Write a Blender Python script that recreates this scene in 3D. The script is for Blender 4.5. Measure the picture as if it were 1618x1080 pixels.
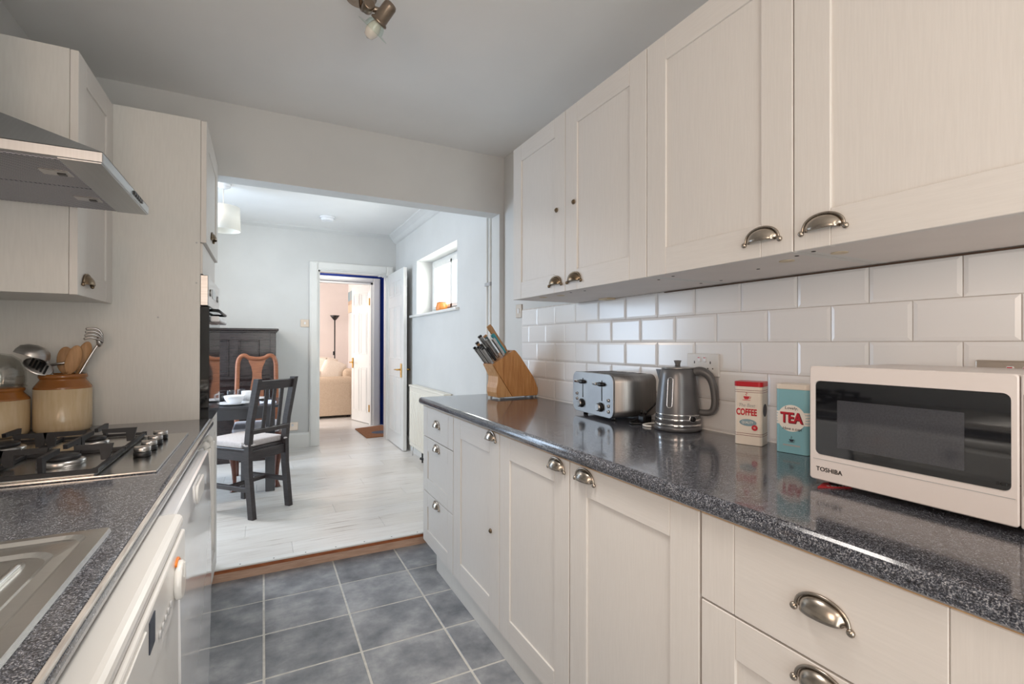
import bpy, bmesh, math, random
from mathutils import Vector, Matrix
random.seed(7)
PI = math.pi
scene = bpy.context.scene
for o in list(bpy.data.objects):
    bpy.data.objects.remove(o)
COL = scene.collection

# ------------------------------------------------------------------ camera
cam_d = bpy.data.cameras.new('camera')
cam_d.sensor_width = 36.0
cam_d.lens = 36.0 * 761.9 / 1618.0
cam_d.clip_start = 0.02
cam_d.clip_end = 60
cam = bpy.data.objects.new('camera', cam_d)
COL.objects.link(cam)
yaw, pit, rol = 0.4768, 0.004, 0.0018
fw = Vector((math.sin(yaw)*math.cos(pit), math.cos(yaw)*math.cos(pit), math.sin(pit)))
rt0 = Vector((math.cos(yaw), -math.sin(yaw), 0))
up0 = rt0.cross(fw)
rt = rt0*math.cos(rol) + up0*math.sin(rol)
up = -rt0*math.sin(rol) + up0*math.cos(rol)
M = Matrix.Identity(4)
for i in range(3):
    M[i][0] = rt[i]; M[i][1] = up[i]; M[i][2] = -fw[i]
M[2][3] = 1.2
cam.matrix_world = M
scene.camera = cam

# ------------------------------------------------------------------ world, lights, exposure
world = bpy.data.worlds.new('world')
scene.world = world
world.use_nodes = True
wbg = world.node_tree.nodes['Background']
wbg.inputs[0].default_value = (0.92, 0.95, 1.0, 1)
wbg.inputs[1].default_value = 1.25
def area(name, loc, direction, sx, sy, power, color):
    l = bpy.data.lights.new(name, 'AREA')
    l.shape = 'RECTANGLE'; l.size = sx; l.size_y = sy
    l.energy = power; l.color = color
    o = bpy.data.objects.new(name, l); COL.objects.link(o)
    o.location = loc
    o.rotation_euler = Vector(direction).to_track_quat('-Z', 'Y').to_euler()
    return o
area('garden_door_daylight', (0.28, -1.33, 1.05), (0, 1, 0.40), 0.95, 1.8, 13.5, (1.0, 0.945, 0.895))
area('kitchen_side_fill', (-0.86, -0.27, 1.52), (1, 0.45, -0.5), 0.7, 0.8, 8.5, (1.0, 0.66, 0.47))  # added fill at an unseen window, brightens the right-hand fronts
area('dining_window_daylight', (-1.34, 4.62, 1.25), (1, -0.75, -0.12), 0.9, 1.9, 30, (0.62, 0.79, 1.0))
area('side_window_daylight', (1.72, 4.29, 1.78), (-1, 0, -0.5), 1.1, 0.5, 17, (1.0, 0.95, 0.92))
area('living_room_fill', (-2.36, 8.4, 1.4), (1, 0, 0), 1.8, 1.5, 52, (1.0, 0.94, 0.92))  # unseen source, added to light the living room
area('kitchen_overhead_fill', (0.00, -1.05, 2.38), (0.0, 0.45, -1), 0.5, 0.5, 7, (1.0, 0.80, 0.66))  # added fill without a fixture, lifts floor, sink and washing machine
area('dining_overhead_fill', (-0.95, 4.2, 2.40), (0.35, 0, -1), 0.4, 0.4, 10, (1.0, 0.85, 0.72))  # hidden fill added behind the oven housing for the dining floor
area('hall_overhead_fill', (0.75, 6.35, 2.42), (0, 0, -1), 0.4, 0.4, 7, (1.0, 0.97, 0.94))  # added to brighten the hall, no fitting behind it
# fill spot added above the frame to brighten the near floor, no fixture built
sl = bpy.data.lights.new('floor_fill_spot', 'SPOT')
sl.energy = 58; sl.color = (1.0, 0.94, 0.88); sl.spot_size = math.radians(78); sl.spot_blend = 1.0; sl.shadow_soft_size = 0.22
slo = bpy.data.objects.new('floor_fill_spot', sl); COL.objects.link(slo); slo.location = (0.27, 1.15, 2.28)
scene.view_settings.view_transform = 'Standard'
scene.view_settings.look = 'None'
scene.view_settings.gamma = 1.0
scene.view_settings.exposure = 0.62
scene.view_settings.use_curve_mapping = False

# ------------------------------------------------------------------ materials
def lin(c):
    return tuple(((v/255)/12.92 if v/255 <= 0.04045 else ((v/255+0.055)/1.055)**2.4) for v in c) + (1,)
def mat(name, rgb, rough=0.5, metal=0.0, spec=0.5, coat=0.0):
    m = bpy.data.materials.new(name); m.use_nodes = True
    b = m.node_tree.nodes['Principled BSDF']
    b.inputs['Base Color'].default_value = lin(rgb)
    b.inputs['Roughness'].default_value = rough
    b.inputs['Metallic'].default_value = metal
    b.inputs['Specular IOR Level'].default_value = spec
    b.inputs['Coat Weight'].default_value = coat
    b.inputs['Coat Roughness'].default_value = 0.06
    return m
def N(m, t, **kw):
    n = m.node_tree.nodes.new(t)
    for k, v in kw.items():
        if hasattr(n, k) and k not in ('Scale',): setattr(n, k, v)
        else: n.inputs[k].default_value = v
    return n
def L(m, a, b): m.node_tree.links.new(a, b)
def P(m): return m.node_tree.nodes['Principled BSDF']
def coords(m, scale=(1, 1, 1), kind='Object'):
    tc = N(m, 'ShaderNodeTexCoord'); mp = N(m, 'ShaderNodeMapping')
    mp.inputs['Scale'].default_value = scale
    L(m, tc.outputs[kind], mp.inputs['Vector'])
    return mp.outputs['Vector']
def world_coords(m, scale=(1, 1, 1)):
    g = N(m, 'ShaderNodeNewGeometry'); mp = N(m, 'ShaderNodeMapping')
    mp.inputs['Scale'].default_value = scale
    L(m, g.outputs['Position'], mp.inputs['Vector'])
    return mp.outputs['Vector']
def bump(m, fac, strength, dist=0.002):
    b = N(m, 'ShaderNodeBump'); b.inputs['Strength'].default_value = strength; b.inputs['Distance'].default_value = dist
    L(m, fac, b.inputs['Height']); L(m, b.outputs['Normal'], P(m).inputs['Normal'])
def ramp(m, fac, stops):
    r = N(m, 'ShaderNodeValToRGB')
    el = r.color_ramp.elements
    while len(el) < len(stops): el.new(0.5)
    for e, (p, c) in zip(el, stops):
        e.position = p; e.color = lin(c)
    L(m, fac, r.inputs['Fac'])
    return r.outputs['Color']
def noise(m, vec, scale, detail=4, rough=0.5):
    n = N(m, 'ShaderNodeTexNoise'); n.inputs['Scale'].default_value = scale
    n.inputs['Detail'].default_value = detail; n.inputs['Roughness'].default_value = rough
    L(m, vec, n.inputs['Vector']); return n.outputs['Fac']
def noisy(name, c1, c2, scale=(1, 1, 1), ns=5, rough=0.5, metal=0, spec=0.5, bmp=0.0, bdist=0.001, lo=0.35, hi=0.65, wc=False, detail=4, coat=0):
    m = mat(name, c1, rough, metal, spec, coat)
    v = world_coords(m, scale) if wc else coords(m, scale)
    f = noise(m, v, ns, detail)
    L(m, ramp(m, f, [(lo, c1), (hi, c2)]), P(m).inputs['Base Color'])
    if bmp: bump(m, f, bmp, bdist)
    return m

M_wall = noisy('white_emulsion_paint', (210, 210, 208), (215, 215, 213), ns=3, rough=0.75, spec=0.3, bmp=0.03, bdist=0.001, wc=True)
M_ceil = noisy('ceiling_paint', (234, 233, 231), (237, 236, 234), ns=3, rough=0.85, spec=0.2, wc=True)
M_wallp = noisy('warm_living_room_paint', (234, 224, 219), (238, 228, 223), ns=3, rough=0.8, spec=0.2, wc=True)
M_blue = noisy('navy_blue_paint', (8, 36, 108), (10, 42, 120), ns=3, rough=0.55, spec=0.3, wc=True)
M_gloss = noisy('white_gloss_woodwork', (232, 231, 227), (236, 235, 231), ns=4, rough=0.3, spec=0.5, wc=True)
def cabinet_mat(name, c1, c2, sc):
    m = mat(name, c1, 0.42, 0, 0.45)
    v = coords(m, sc)
    f = noise(m, v, 6, 3, 0.6)
    L(m, ramp(m, f, [(0.35, c1), (0.65, c2)]), P(m).inputs['Base Color'])
    bump(m, f, 0.14, 0.0005)
    return m
M_cab = cabinet_mat('cream_grained_foil', (212, 208, 203), (216, 212, 207), (45, 45, 2.2))
M_cabh = cabinet_mat('cream_grained_foil_rails', (212, 208, 203), (216, 212, 207), (45, 2.2, 45))
M_carc = noisy('carcass_board', (208, 206, 201), (212, 210, 205), (30, 30, 3), ns=5, rough=0.45, bmp=0.1, bdist=0.0004)
M_under = noisy('cabinet_underside_board', (214, 206, 200), (219, 211, 205), ns=8, rough=0.45)
M_ply = noisy('bare_chipboard', (176, 138, 96), (196, 160, 116), ns=60, rough=0.7)
M_dkply = noisy('dark_stained_batten', (72, 52, 38), (92, 68, 50), (40, 3, 40), ns=4, rough=0.7)
M_cap = mat('pale_beige_screw_cap', (208, 190, 160), 0.5)
M_darkhole = mat('dark_hole', (30, 24, 20), 0.8)
def granite(name):
    m = mat(name, (60, 60, 64), 0.14, 0, 0.6, 0.35)
    v = world_coords(m)
    f = noise(m, v, 430, 2, 0.7); f2 = noise(m, v, 150, 3, 0.6)
    c1 = ramp(m, f, [(0.38, (34, 37, 46)), (0.47, (68, 72, 83)), (0.55, (114, 117, 125)), (0.66, (182, 182, 184))])
    c2 = ramp(m, f2, [(0.38, (120, 120, 128)), (0.62, (255, 255, 255))])
    mx = N(m, 'ShaderNodeMixRGB'); mx.blend_type = 'MULTIPLY'; mx.inputs['Fac'].default_value = 0.85
    L(m, c1, mx.inputs[1]); L(m, c2, mx.inputs[2]); L(m, mx.outputs[0], P(m).inputs['Base Color'])
    P(m).inputs['Coat Roughness'].default_value = 0.06
    return m
M_gran = granite('speckled_grey_granite_laminate')
M_edge = noisy('pale_worn_highlight_edging', (186, 183, 178), (150, 146, 142), (40, 3, 40), ns=6, rough=0.35, lo=0.4, hi=0.7, wc=True)
M_tile = mat('white_glazed_tile', (236, 235, 234), 0.2, 0, 0.6)
M_grout = noisy('pale_grout', (214, 209, 203), (204, 198, 192), ns=60, rough=0.8, wc=True)
def slate():
    m = mat('slate_grey_floor_tile', (92, 98, 105), 0.36, 0, 0.45)
    v = world_coords(m)
    f = noise(m, v, 6.5, 8, 0.62); f2 = noise(m, v, 40, 4, 0.6)
    oi = N(m, 'ShaderNodeObjectInfo')
    ad = N(m, 'ShaderNodeMath'); ad.operation = 'MULTIPLY_ADD'; ad.inputs[1].default_value = 0.10; 
    L(m, oi.outputs['Random'], ad.inputs[0]); L(m, f, ad.inputs[2])
    c = ramp(m, ad.outputs[0], [(0.36, (98, 102, 108)), (0.54, (129, 132, 137)), (0.72, (162, 164, 167))])
    L(m, c, P(m).inputs['Base Color'])
    r = N(m, 'ShaderNodeMapRange'); r.inputs['To Min'].default_value = 0.26; r.inputs['To Max'].default_value = 0.5
    L(m, f2, r.inputs['Value']); L(m, r.outputs[0], P(m).inputs['Roughness'])
    bump(m, f2, 0.12, 0.0015)
    return m
M_slate = slate()
M_fgrout = noisy('floor_grout', (200, 198, 192), (184, 182, 176), ns=40, rough=0.85, wc=True)
def whitewash():
    m = mat('whitewashed_floorboard', (216, 212, 206), 0.3, 0, 0.45)
    v = world_coords(m, (1.6, 26, 1))
    f = noise(m, v, 2.2, 6, 0.62)
    c1 = ramp(m, f, [(0.30, (182, 172, 162)), (0.40, (228, 224, 219)), (0.62, (238, 235, 231))])
    oi = N(m, 'ShaderNodeObjectInfo')
    c2 = ramp(m, oi.outputs['Random'], [(0.0, (243, 241, 238)), (1.0, (255, 255, 255))])
    mx = N(m, 'ShaderNodeMixRGB'); mx.blend_type = 'MULTIPLY'; mx.inputs['Fac'].default_value = 1
    L(m, c1, mx.inputs[1]); L(m, c2, mx.inputs[2]); L(m, mx.outputs[0], P(m).inputs['Base Color'])
    return m
M_plank = whitewash()
M_steel = noisy('brushed_stainless_steel', (172, 170, 168), (190, 188, 186), (1, 1, 60), ns=8, rough=0.28, metal=1, bmp=0.02, bdist=0.0003)
M_hood = noisy('brushed_hood_steel', (182, 184, 185), (188, 190, 191), (60, 1.5, 1.5), ns=3, rough=0.36, metal=1)
M_steelh = noisy('brushed_sink_steel', (226, 223, 218), (232, 229, 224), (3, 60, 3), ns=6, rough=0.24, metal=1)
M_hobst = noisy('hob_steel', (186, 186, 184), (198, 198, 196), (3, 60, 3), ns=6, rough=0.22, metal=1)
M_toast = noisy('satin_toaster_steel', (150, 148, 147), (164, 162, 160), (60, 1, 1), ns=8, rough=0.42, metal=1)
M_chrome = mat('polished_chrome', (222, 222, 222), 0.08, 1)
M_nickel = noisy('brushed_nickel_pull', (168, 158, 146), (182, 172, 160), ns=30, rough=0.26, metal=1)
M_pewter = noisy('aged_pewter_pull', (124, 108, 88), (142, 126, 106), ns=30, rough=0.3, metal=1)
M_bronze = noisy('brushed_dark_nickel', (138, 124, 110), (150, 136, 122), (2, 2, 2), ns=30, rough=0.3, metal=1)
M_brass = mat('polished_brass', (206, 162, 84), 0.2, 1)
M_black = noisy('black_cast_iron', (24, 24, 27), (32, 32, 35), ns=80, rough=0.5, bmp=0.1)
M_blackpl = mat('black_plastic', (20, 20, 22), 0.35)
M_dkglass = mat('black_oven_glass', (14, 15, 18), 0.04, 0, 0.9)
M_mwglass = mat('smoked_microwave_glass', (17, 18, 22), 0.04, 0, 1.0, 0.4)
M_mwmesh = noisy('perforated_screen_behind_glass', (62, 63, 68), (70, 71, 76), ns=300, rough=0.08, spec=0.8)
M_white_pl = mat('white_appliance_enamel', (222, 220, 216), 0.22, 0, 0.5)
M_gloss_pl = mat('glossy_white_fridge_door', (228, 229, 231), 0.07, 0, 0.7, 0.3)
M_mwpl = mat('warm_white_microwave_plastic', (222, 214, 210), 0.32, 0, 0.45)
M_orange_pl = mat('orange_marker', (226, 124, 30), 0.4)
M_kettle = noisy('grey_enamel_kettle', (98, 98, 100), (104, 104, 106), ns=20, rough=0.30, metal=0.35, spec=0.6)
M_kettle_h = mat('grey_kettle_plastic', (92, 91, 91), 0.35)
M_darkwood = noisy('black_brown_stained_wood', (46, 40, 41), (60, 53, 53), (8, 8, 60), ns=2, rough=0.38, spec=0.5)
M_piano = noisy('dark_ebonised_mahogany', (34, 25, 25), (48, 37, 36), (6, 6, 40), ns=2, rough=0.22, spec=0.5)
M_tablem = noisy('charcoal_painted_table', (58, 58, 62), (66, 66, 70), ns=6, rough=0.25, spec=0.5)
M_mahog = noisy('reddish_varnished_wood', (132, 80, 54), (158, 98, 66), (5, 5, 40), ns=3, rough=0.3, spec=0.5)
M_mahog_d = noisy('dark_red_varnished_wood', (92, 52, 40), (110, 64, 48), (5, 5, 40), ns=3, rough=0.3)
def bamboo():
    m = mat('laminated_bamboo', (190, 134, 80), 0.35, 0, 0.4)
    v = coords(m, (1, 1, 1))
    mp = N(m, 'ShaderNodeMapping'); mp.inputs['Rotation'].default_value = (0, -0.62, 0); mp.inputs['Scale'].default_value = (34, 3, 2.5)
    L(m, v, mp.inputs['Vector'])
    f = noise(m, mp.outputs['Vector'], 3, 4, 0.6)
    L(m, ramp(m, f, [(0.3, (168, 112, 62)), (0.5, (190, 134, 80)), (0.7, (206, 154, 100))]), P(m).inputs['Base Color'])
    return m
M_bamb = bamboo()
M_bamb2 = noisy('light_bamboo', (196, 142, 88), (212, 164, 112), (40, 40, 3), ns=3, rough=0.35)
M_spoon = noisy('beech_spoon_wood', (156, 116, 76), (182, 140, 98), (30, 30, 4), ns=3, rough=0.6)
M_riser = noisy('bare_timber_riser', (188, 152, 130), (206, 172, 150), (3, 1, 30), ns=4, rough=0.7, wc=True)
M_riser2 = noisy('varnished_orange_timber', (146, 78, 38), (176, 104, 58), (4, 1, 40), ns=4, rough=0.45, wc=True)
M_jarb = noisy('buff_salt_glaze', (196, 172, 136), (206, 184, 150), (20, 20, 3), ns=4, rough=0.22, spec=0.6)
M_jart = noisy('brown_salt_glaze', (134, 82, 34), (160, 104, 48), ns=8, rough=0.18, spec=0.6)
M_linen = noisy('cream_slipcover', (214, 190, 164), (222, 200, 176), ns=60, rough=0.9, bmp=0.15)
M_pillow = noisy('ivory_cushion_cotton', (230, 216, 200), (236, 224, 210), ns=60, rough=0.9, bmp=0.15)
M_pillow2 = noisy('tan_cushion_cotton', (188, 160, 138), (196, 168, 146), ns=60, rough=0.9)
M_seatpad = noisy('grey_linen_seat_pad', (200, 192, 190), (212, 204, 202), ns=90, rough=0.95, bmp=0.2)
M_seatlil = noisy('pale_lilac_upholstery', (208, 205, 212), (216, 213, 220), ns=60, rough=0.9)
M_shade = mat('cream_lampshade_fabric', (240, 236, 226), 0.8)
M_china = mat('white_glazed_china', (236, 237, 240), 0.15, 0, 0.5)
M_napkin = noisy('blue_white_napkin_cotton', (226, 228, 238), (190, 196, 222), ns=16, rough=0.9)
M_cream = mat('cream_radiator_enamel', (236, 231, 218), 0.35)
M_red = noisy('red_lacquered_tin', (186, 18, 32), (192, 22, 36), ns=10, rough=0.3, spec=0.5)
M_redcard = noisy('dull_red_card', (150, 22, 28), (160, 28, 34), ns=40, rough=0.6)
M_tincream = noisy('cream_printed_tin', (232, 222, 208), (236, 226, 212), ns=10, rough=0.32)
M_tinblue = noisy('duck_egg_blue_tin', (134, 186, 196), (140, 192, 202), ns=10, rough=0.32)
M_inkred = mat('red_print', (196, 30, 48), 0.45)
M_inkdkred = mat('maroon_print', (120, 24, 40), 0.45)
M_inkblue = mat('dusty_blue_print', (134, 160, 170), 0.45)
M_inkgrey = mat('pale_grey_print', (176, 176, 176), 0.45)
M_inkdark = mat('dark_print', (40, 48, 62), 0.45)
M_inkwhite = mat('white_print', (244, 238, 228), 0.45)
M_black_ink = mat('black_print', (18, 18, 20), 0.45)
M_teal = mat('teal_knife_handle', (52, 140, 150), 0.35)
M_mat = noisy('coir_doormat', (140, 92, 60), (172, 120, 82), ns=120, rough=0.95, bmp=0.5, bdist=0.003)
M_matb = noisy('grey_blue_mat_motif', (92, 98, 112), (104, 110, 122), ns=120, rough=0.95)
M_orangepot = mat('orange_glazed_pot', (226, 140, 70), 0.35)
M_pinkpl = mat('steel_socket_plate', (200, 188, 176), 0.3, 0.9)
M_cable = mat('black_cable', (16, 16, 17), 0.45)
M_wcable = mat('white_cable', (228, 226, 222), 0.45)
def filt():
    m = mat('aluminium_grease_mesh', (150, 150, 156), 0.45, 0.9)
    v = world_coords(m)
    ch = N(m, 'ShaderNodeTexChecker'); ch.inputs['Scale'].default_value = 220
    ch.inputs['Color1'].default_value = lin((108, 108, 116)); ch.inputs['Color2'].default_value = lin((190, 190, 196))
    L(m, v, ch.inputs['Vector']); L(m, ch.outputs['Color'], P(m).inputs['Base Color'])
    bump(m, ch.outputs['Fac'], 0.3, 0.001)
    return m
M_filter = filt()
def archglass(name, tint=(1, 1, 1, 1), gl=1.5):
    m = bpy.data.materials.new(name); m.use_nodes = True
    nt = m.node_tree; nt.nodes.clear()
    out = nt.nodes.new('ShaderNodeOutputMaterial'); tr = nt.nodes.new('ShaderNodeBsdfTransparent')
    gs = nt.nodes.new('ShaderNodeBsdfGlossy'); mx = nt.nodes.new('ShaderNodeMixShader'); fr = nt.nodes.new('ShaderNodeMath'); fr.operation = 'MULTIPLY_ADD'; fr.inputs[1].default_value = 0.7; fr.inputs[2].default_value = 0.03 + (gl-1.5)*.1
    lw = nt.nodes.new('ShaderNodeLayerWeight'); lw.inputs['Blend'].default_value = 0.25
    pw = nt.nodes.new('ShaderNodeMath'); pw.operation = 'POWER'; pw.inputs[1].default_value = 3.0
    nt.links.new(lw.outputs['Facing'], pw.inputs[0]); nt.links.new(pw.outputs[0], fr.inputs[0]); gs.inputs['Roughness'].default_value = 0.03
    tr.inputs[0].default_value = tint
    nt.links.new(fr.outputs[0], mx.inputs[0]); nt.links.new(tr.outputs[0], mx.inputs[1]); nt.links.new(gs.outputs[0], mx.inputs[2])
    nt.links.new(mx.outputs[0], out.inputs[0])
    return m
M_glass = archglass('clear_window_glass', (0.95, 0.99, 0.98, 1))
M_tumbler = archglass('clear_drinking_glass', (0.93, 0.95, 0.97, 1), 1.6)
M_gshade = archglass('pale_green_glass_shade', (0.95, 0.985, 0.968, 1), 1.9)
M_frost = archglass('milky_glass', (0.94, 0.95, 0.94, 1), 2.2)
M_bulb = mat('pearl_bulb_glass', (224, 216, 206), 0.12, 0, 0.6)

# ------------------------------------------------------------------ mesh helpers
def B(): return bmesh.new()
def _tag(bm, old, mi):
    for f in bm.faces:
        if f not in old: f.material_index = mi
def box(bm, x0, x1, y0, y1, z0, z1, bev=0.0, seg=1, mi=0):
    nb = bmesh.new()
    bmesh.ops.create_cube(nb, size=1)
    for v in nb.verts:
        v.co = Vector((x0 + (v.co.x+.5)*(x1-x0), y0 + (v.co.y+.5)*(y1-y0), z0 + (v.co.z+.5)*(z1-z0)))
    if bev: bmesh.ops.bevel(nb, geom=list(nb.edges), offset=bev, segments=seg, affect='EDGES', profile=0.5)
    return merge(bm, nb, mi)
def merge(bm, nb, mi=0, mtx=None, smooth=False):
    if mtx is not None: nb.transform(mtx)
    vm = {}
    for v in nb.verts: vm[v] = bm.verts.new(v.co)
    for f in nb.faces:
        try:
            g = bm.faces.new([vm[v] for v in f.verts]); g.material_index = mi if mi else f.material_index; g.smooth = smooth or f.smooth
        except ValueError: pass
    nb.free()
    return bm
def prism(bm, pts, axis, a0, a1, bev=0.0, mi=0, seg=1):
    """closed polygon pts (u,v) extruded along axis; axis x: (y,z), y: (x,z), z: (x,y)"""
    nb = bmesh.new()
    def co(p, a):
        return {'x': (a, p[0], p[1]), 'y': (p[0], a, p[1]), 'z': (p[0], p[1], a)}[axis]
    va = [nb.verts.new(co(p, a0)) for p in pts]; vb = [nb.verts.new(co(p, a1)) for p in pts]
    nb.faces.new(va); nb.faces.new(vb[::-1])
    n = len(pts)
    for i in range(n):
        nb.faces.new((va[(i+1) % n], va[i], vb[i], vb[(i+1) % n]))
    bmesh.ops.recalc_face_normals(nb, faces=nb.faces)
    if bev: bmesh.ops.bevel(nb, geom=list(nb.edges), offset=bev, segments=seg, affect='EDGES', profile=0.5)
    return merge(bm, nb, mi)
def lathe(bm, prof, seg=24, center=(0, 0, 0), mi=0, mtx=None, cap=True):
    """prof: (r,z) list from bottom to top"""
    nb = bmesh.new(); rings = []
    for r, z in prof:
        if r < 1e-6: rings.append([nb.verts.new((0, 0, z))])
        else: rings.append([nb.verts.new((r*math.cos(2*PI*i/seg), r*math.sin(2*PI*i/seg), z)) for i in range(seg)])
    for a, b in zip(rings, rings[1:]):
        for i in range(seg):
            j = (i+1) % seg
            vs = [a[i % len(a)], a[j % len(a)], b[j % len(b)], b[i % len(b)]]
            u = []
            for v in vs:
                if v not in u: u.append(v)
            if len(u) > 2:
                f = nb.faces.new(u); f.smooth = True
    if cap:
        for r in (rings[0], rings[-1]):
            if len(r) > 2: nb.faces.new(r)
    bmesh.ops.recalc_face_normals(nb, faces=nb.faces)
    m = Matrix.Translation(center)
    if mtx is not None: m = m @ mtx
    return merge(bm, nb, mi, m)
def align(d):
    return Vector((0, 0, 1)).rotation_difference(Vector(d).normalized()).to_matrix().to_4x4()
def cyl(bm, c, d, r, h, seg=20, mi=0, bev=0.0, r2=None):
    """cylinder starting at c along d"""
    r2 = r if r2 is None else r2
    prof = [(r, 0), (r2, h)] if not bev else [(r-bev, 0), (r, bev), (r2, h-bev), (r2-bev, h)]
    return lathe(bm, prof, seg, c, mi, align(d))
def tube(bm, pts, r, seg=8, mi=0, radii=None, smooth_path=0, cap=True, closed=False):
    pts = [Vector(p) for p in pts]
    if smooth_path:
        q = []
        n = len(pts)
        for i in range(n-1):
            p0 = pts[max(i-1, 0)]; p1 = pts[i]; p2 = pts[i+1]; p3 = pts[min(i+2, n-1)]
            for k in range(smooth_path):
                t = k/smooth_path
                q.append(0.5*((2*p1) + (-p0+p2)*t + (2*p0-5*p1+4*p2-p3)*t*t + (-p0+3*p1-3*p2+p3)*t**3))
        q.append(pts[-1])
        if radii:
            rr = []
            for i in range(n-1):
                for k in range(smooth_path): rr.append(radii[i] + (radii[i+1]-radii[i])*k/smooth_path)
            rr.append(radii[-1]); radii = rr
        pts = q
    nb = bmesh.new(); rings = []; prev = None
    for i, p in enumerate(pts):
        d = (pts[min(i+1, len(pts)-1)] - pts[max(i-1, 0)]).normalized()
        if prev is None:
            a = Vector((0, 0, 1)) if abs(d.z) < 0.9 else Vector((1, 0, 0))
            u = d.cross(a).normalized()
        else:
            u = (prev - d*prev.dot(d)).normalized()
        prev = u; w = d.cross(u)
        rr = radii[i] if radii else r
        rings.append([nb.verts.new(p + (u*math.cos(2*PI*k/seg) + w*math.sin(2*PI*k/seg))*rr) for k in range(seg)])
    for a, b in zip(rings, rings[1:]):
        for k in range(seg):
            f = nb.faces.new((a[k], a[(k+1) % seg], b[(k+1) % seg], b[k])); f.smooth = True
    if cap:
        nb.faces.new(rings[0][::-1]); nb.faces.new(rings[-1])
    bmesh.ops.recalc_face_normals(nb, faces=nb.faces)
    return merge(bm, nb, mi)
def bar(bm, p, q, w, h, mi=0, bev=0.0, up=(0, 0, 1)):
    """rectangular bar from p to q, w wide sideways, h in the up direction"""
    p = Vector(p); q = Vector(q); d = (q-p); ln = d.length; d.normalize()
    u = Vector(up); s = d.cross(u)
    if s.length < 1e-4: u = Vector((0, 1, 0)); s = d.cross(u)
    s.normalize(); u = s.cross(d)
    nb = bmesh.new(); bmesh.ops.create_cube(nb, size=1)
    m = Matrix(((d.x*ln, s.x*w, u.x*h, (p.x+q.x)/2), (d.y*ln, s.y*w, u.y*h, (p.y+q.y)/2), (d.z*ln, s.z*w, u.z*h, (p.z+q.z)/2), (0, 0, 0, 1)))
    nb.transform(m)
    bmesh.ops.recalc_face_normals(nb, faces=nb.faces)
    if bev: bmesh.ops.bevel(nb, geom=list(nb.edges), offset=bev, segments=1, affect='EDGES', profile=0.5)
    return merge(bm, nb, mi)
def rrect(w, h, r, n=5, cx=0, cy=0):
    pts = []
    for sx, sy, a0 in ((1, 1, 0), (-1, 1, PI/2), (-1, -1, PI), (1, -1, 3*PI/2)):
        for k in range(n+1):
            a = a0 + PI/2*k/n
            pts.append((cx + sx*(w/2-r) + r*math.cos(a), cy + sy*(h/2-r) + r*math.sin(a)))
    return pts
def ellipsoid(bm, c, rx, ry, rz, seg=16, rings=10, mi=0, mtx=None):
    nb = bmesh.new(); bmesh.ops.create_uvsphere(nb, u_segments=seg, v_segments=rings, radius=1)
    for f in nb.faces: f.smooth = True
    m = Matrix.Translation(c)
    if mtx is not None: m = m @ mtx
    m = m @ Matrix.Diagonal((rx, ry, rz, 1))
    return merge(bm, nb, mi, m)

W = {}
def finish(me, mats):
    for m in (mats if isinstance(mats, (list, tuple)) else [mats]): me.materials.append(m)
def make(name, bm, mats, parent=None, origin=None):
    me = bpy.data.meshes.new(name)
    if origin is None:
        if parent is None:
            vs = [v.co for v in bm.verts]
            lo = [min(v[i] for v in vs) for i in range(3)]; hi = [max(v[i] for v in vs) for i in range(3)]
            origin = Vector(((lo[0]+hi[0])/2, (lo[1]+hi[1])/2, lo[2]))
        else: origin = W[parent.name].copy()
    origin = Vector(origin)
    for v in bm.verts: v.co -= origin
    bm.to_mesh(me); bm.free()
    finish(me, mats)
    o = bpy.data.objects.new(name, me); COL.objects.link(o)
    if parent is not None:
        o.parent = parent; o.location = origin - W[parent.name]
    else: o.location = origin
    W[o.name] = origin
    return o
def root(name, loc, label, cat, group=None, local=False, rz=0.0):
    o = bpy.data.objects.new(name, None); COL.objects.link(o)
    o.empty_display_size = 0.05
    o.location = loc; o.rotation_euler = (0, 0, rz)
    W[o.name] = Vector((0, 0, 0)) if local else Vector(loc)
    tag(o, label, cat, group)
    return o
def tag(o, label, cat, group=None):
    o['label'] = label; o['category'] = cat
    if group: o['group'] = group
    return o
def struct(name, bm, mats, parent=None):
    o = make(name, bm, mats, parent)
    o['kind'] = 'structure'
    return o
def dup_part(src, parent, loc, name=None, rot=None):
    c = src.copy(); c.name = name or src.name.split('.')[0]
    COL.objects.link(c); c.parent = parent; c.location = loc
    if rot: c.rotation_euler = rot
    W[c.name] = W[parent.name] + Vector(loc)
    return c
def text(name, body, mats, parent, mtx, size, sx=1.0, shear=0.0, extrude=0.0004, align_x='CENTER', bold=0.0):
    cu = bpy.data.curves.new(name, 'FONT')
    cu.body = body; cu.size = size; cu.align_x = align_x; cu.align_y = 'CENTER'
    cu.extrude = extrude; cu.shear = shear; cu.offset = bold; cu.resolution_u = 3
    cu.materials.append(mats)
    t_ = bpy.data.objects.new(name, cu); COL.objects.link(t_)
    me = bpy.data.meshes.new_from_object(t_.evaluated_get(bpy.context.evaluated_depsgraph_get()))
    bpy.data.objects.remove(t_); me.name = name
    if not me.materials: me.materials.append(mats)
    me.transform(Matrix.Diagonal((sx, 1, 1, 1)))
    o = bpy.data.objects.new(name, me); COL.objects.link(o)
    o.parent = parent
    o.matrix_local = mtx
    return o
def facing_minus_x(loc, rz=0.0):
    """text plane whose reading direction is -Y and up is Z, seen from -X"""
    m = Matrix(((0, 0, -1, 0), (-1, 0, 0, 0), (0, 1, 0, 0), (0, 0, 0, 1)))
    return Matrix.Translation(loc) @ m

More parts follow.
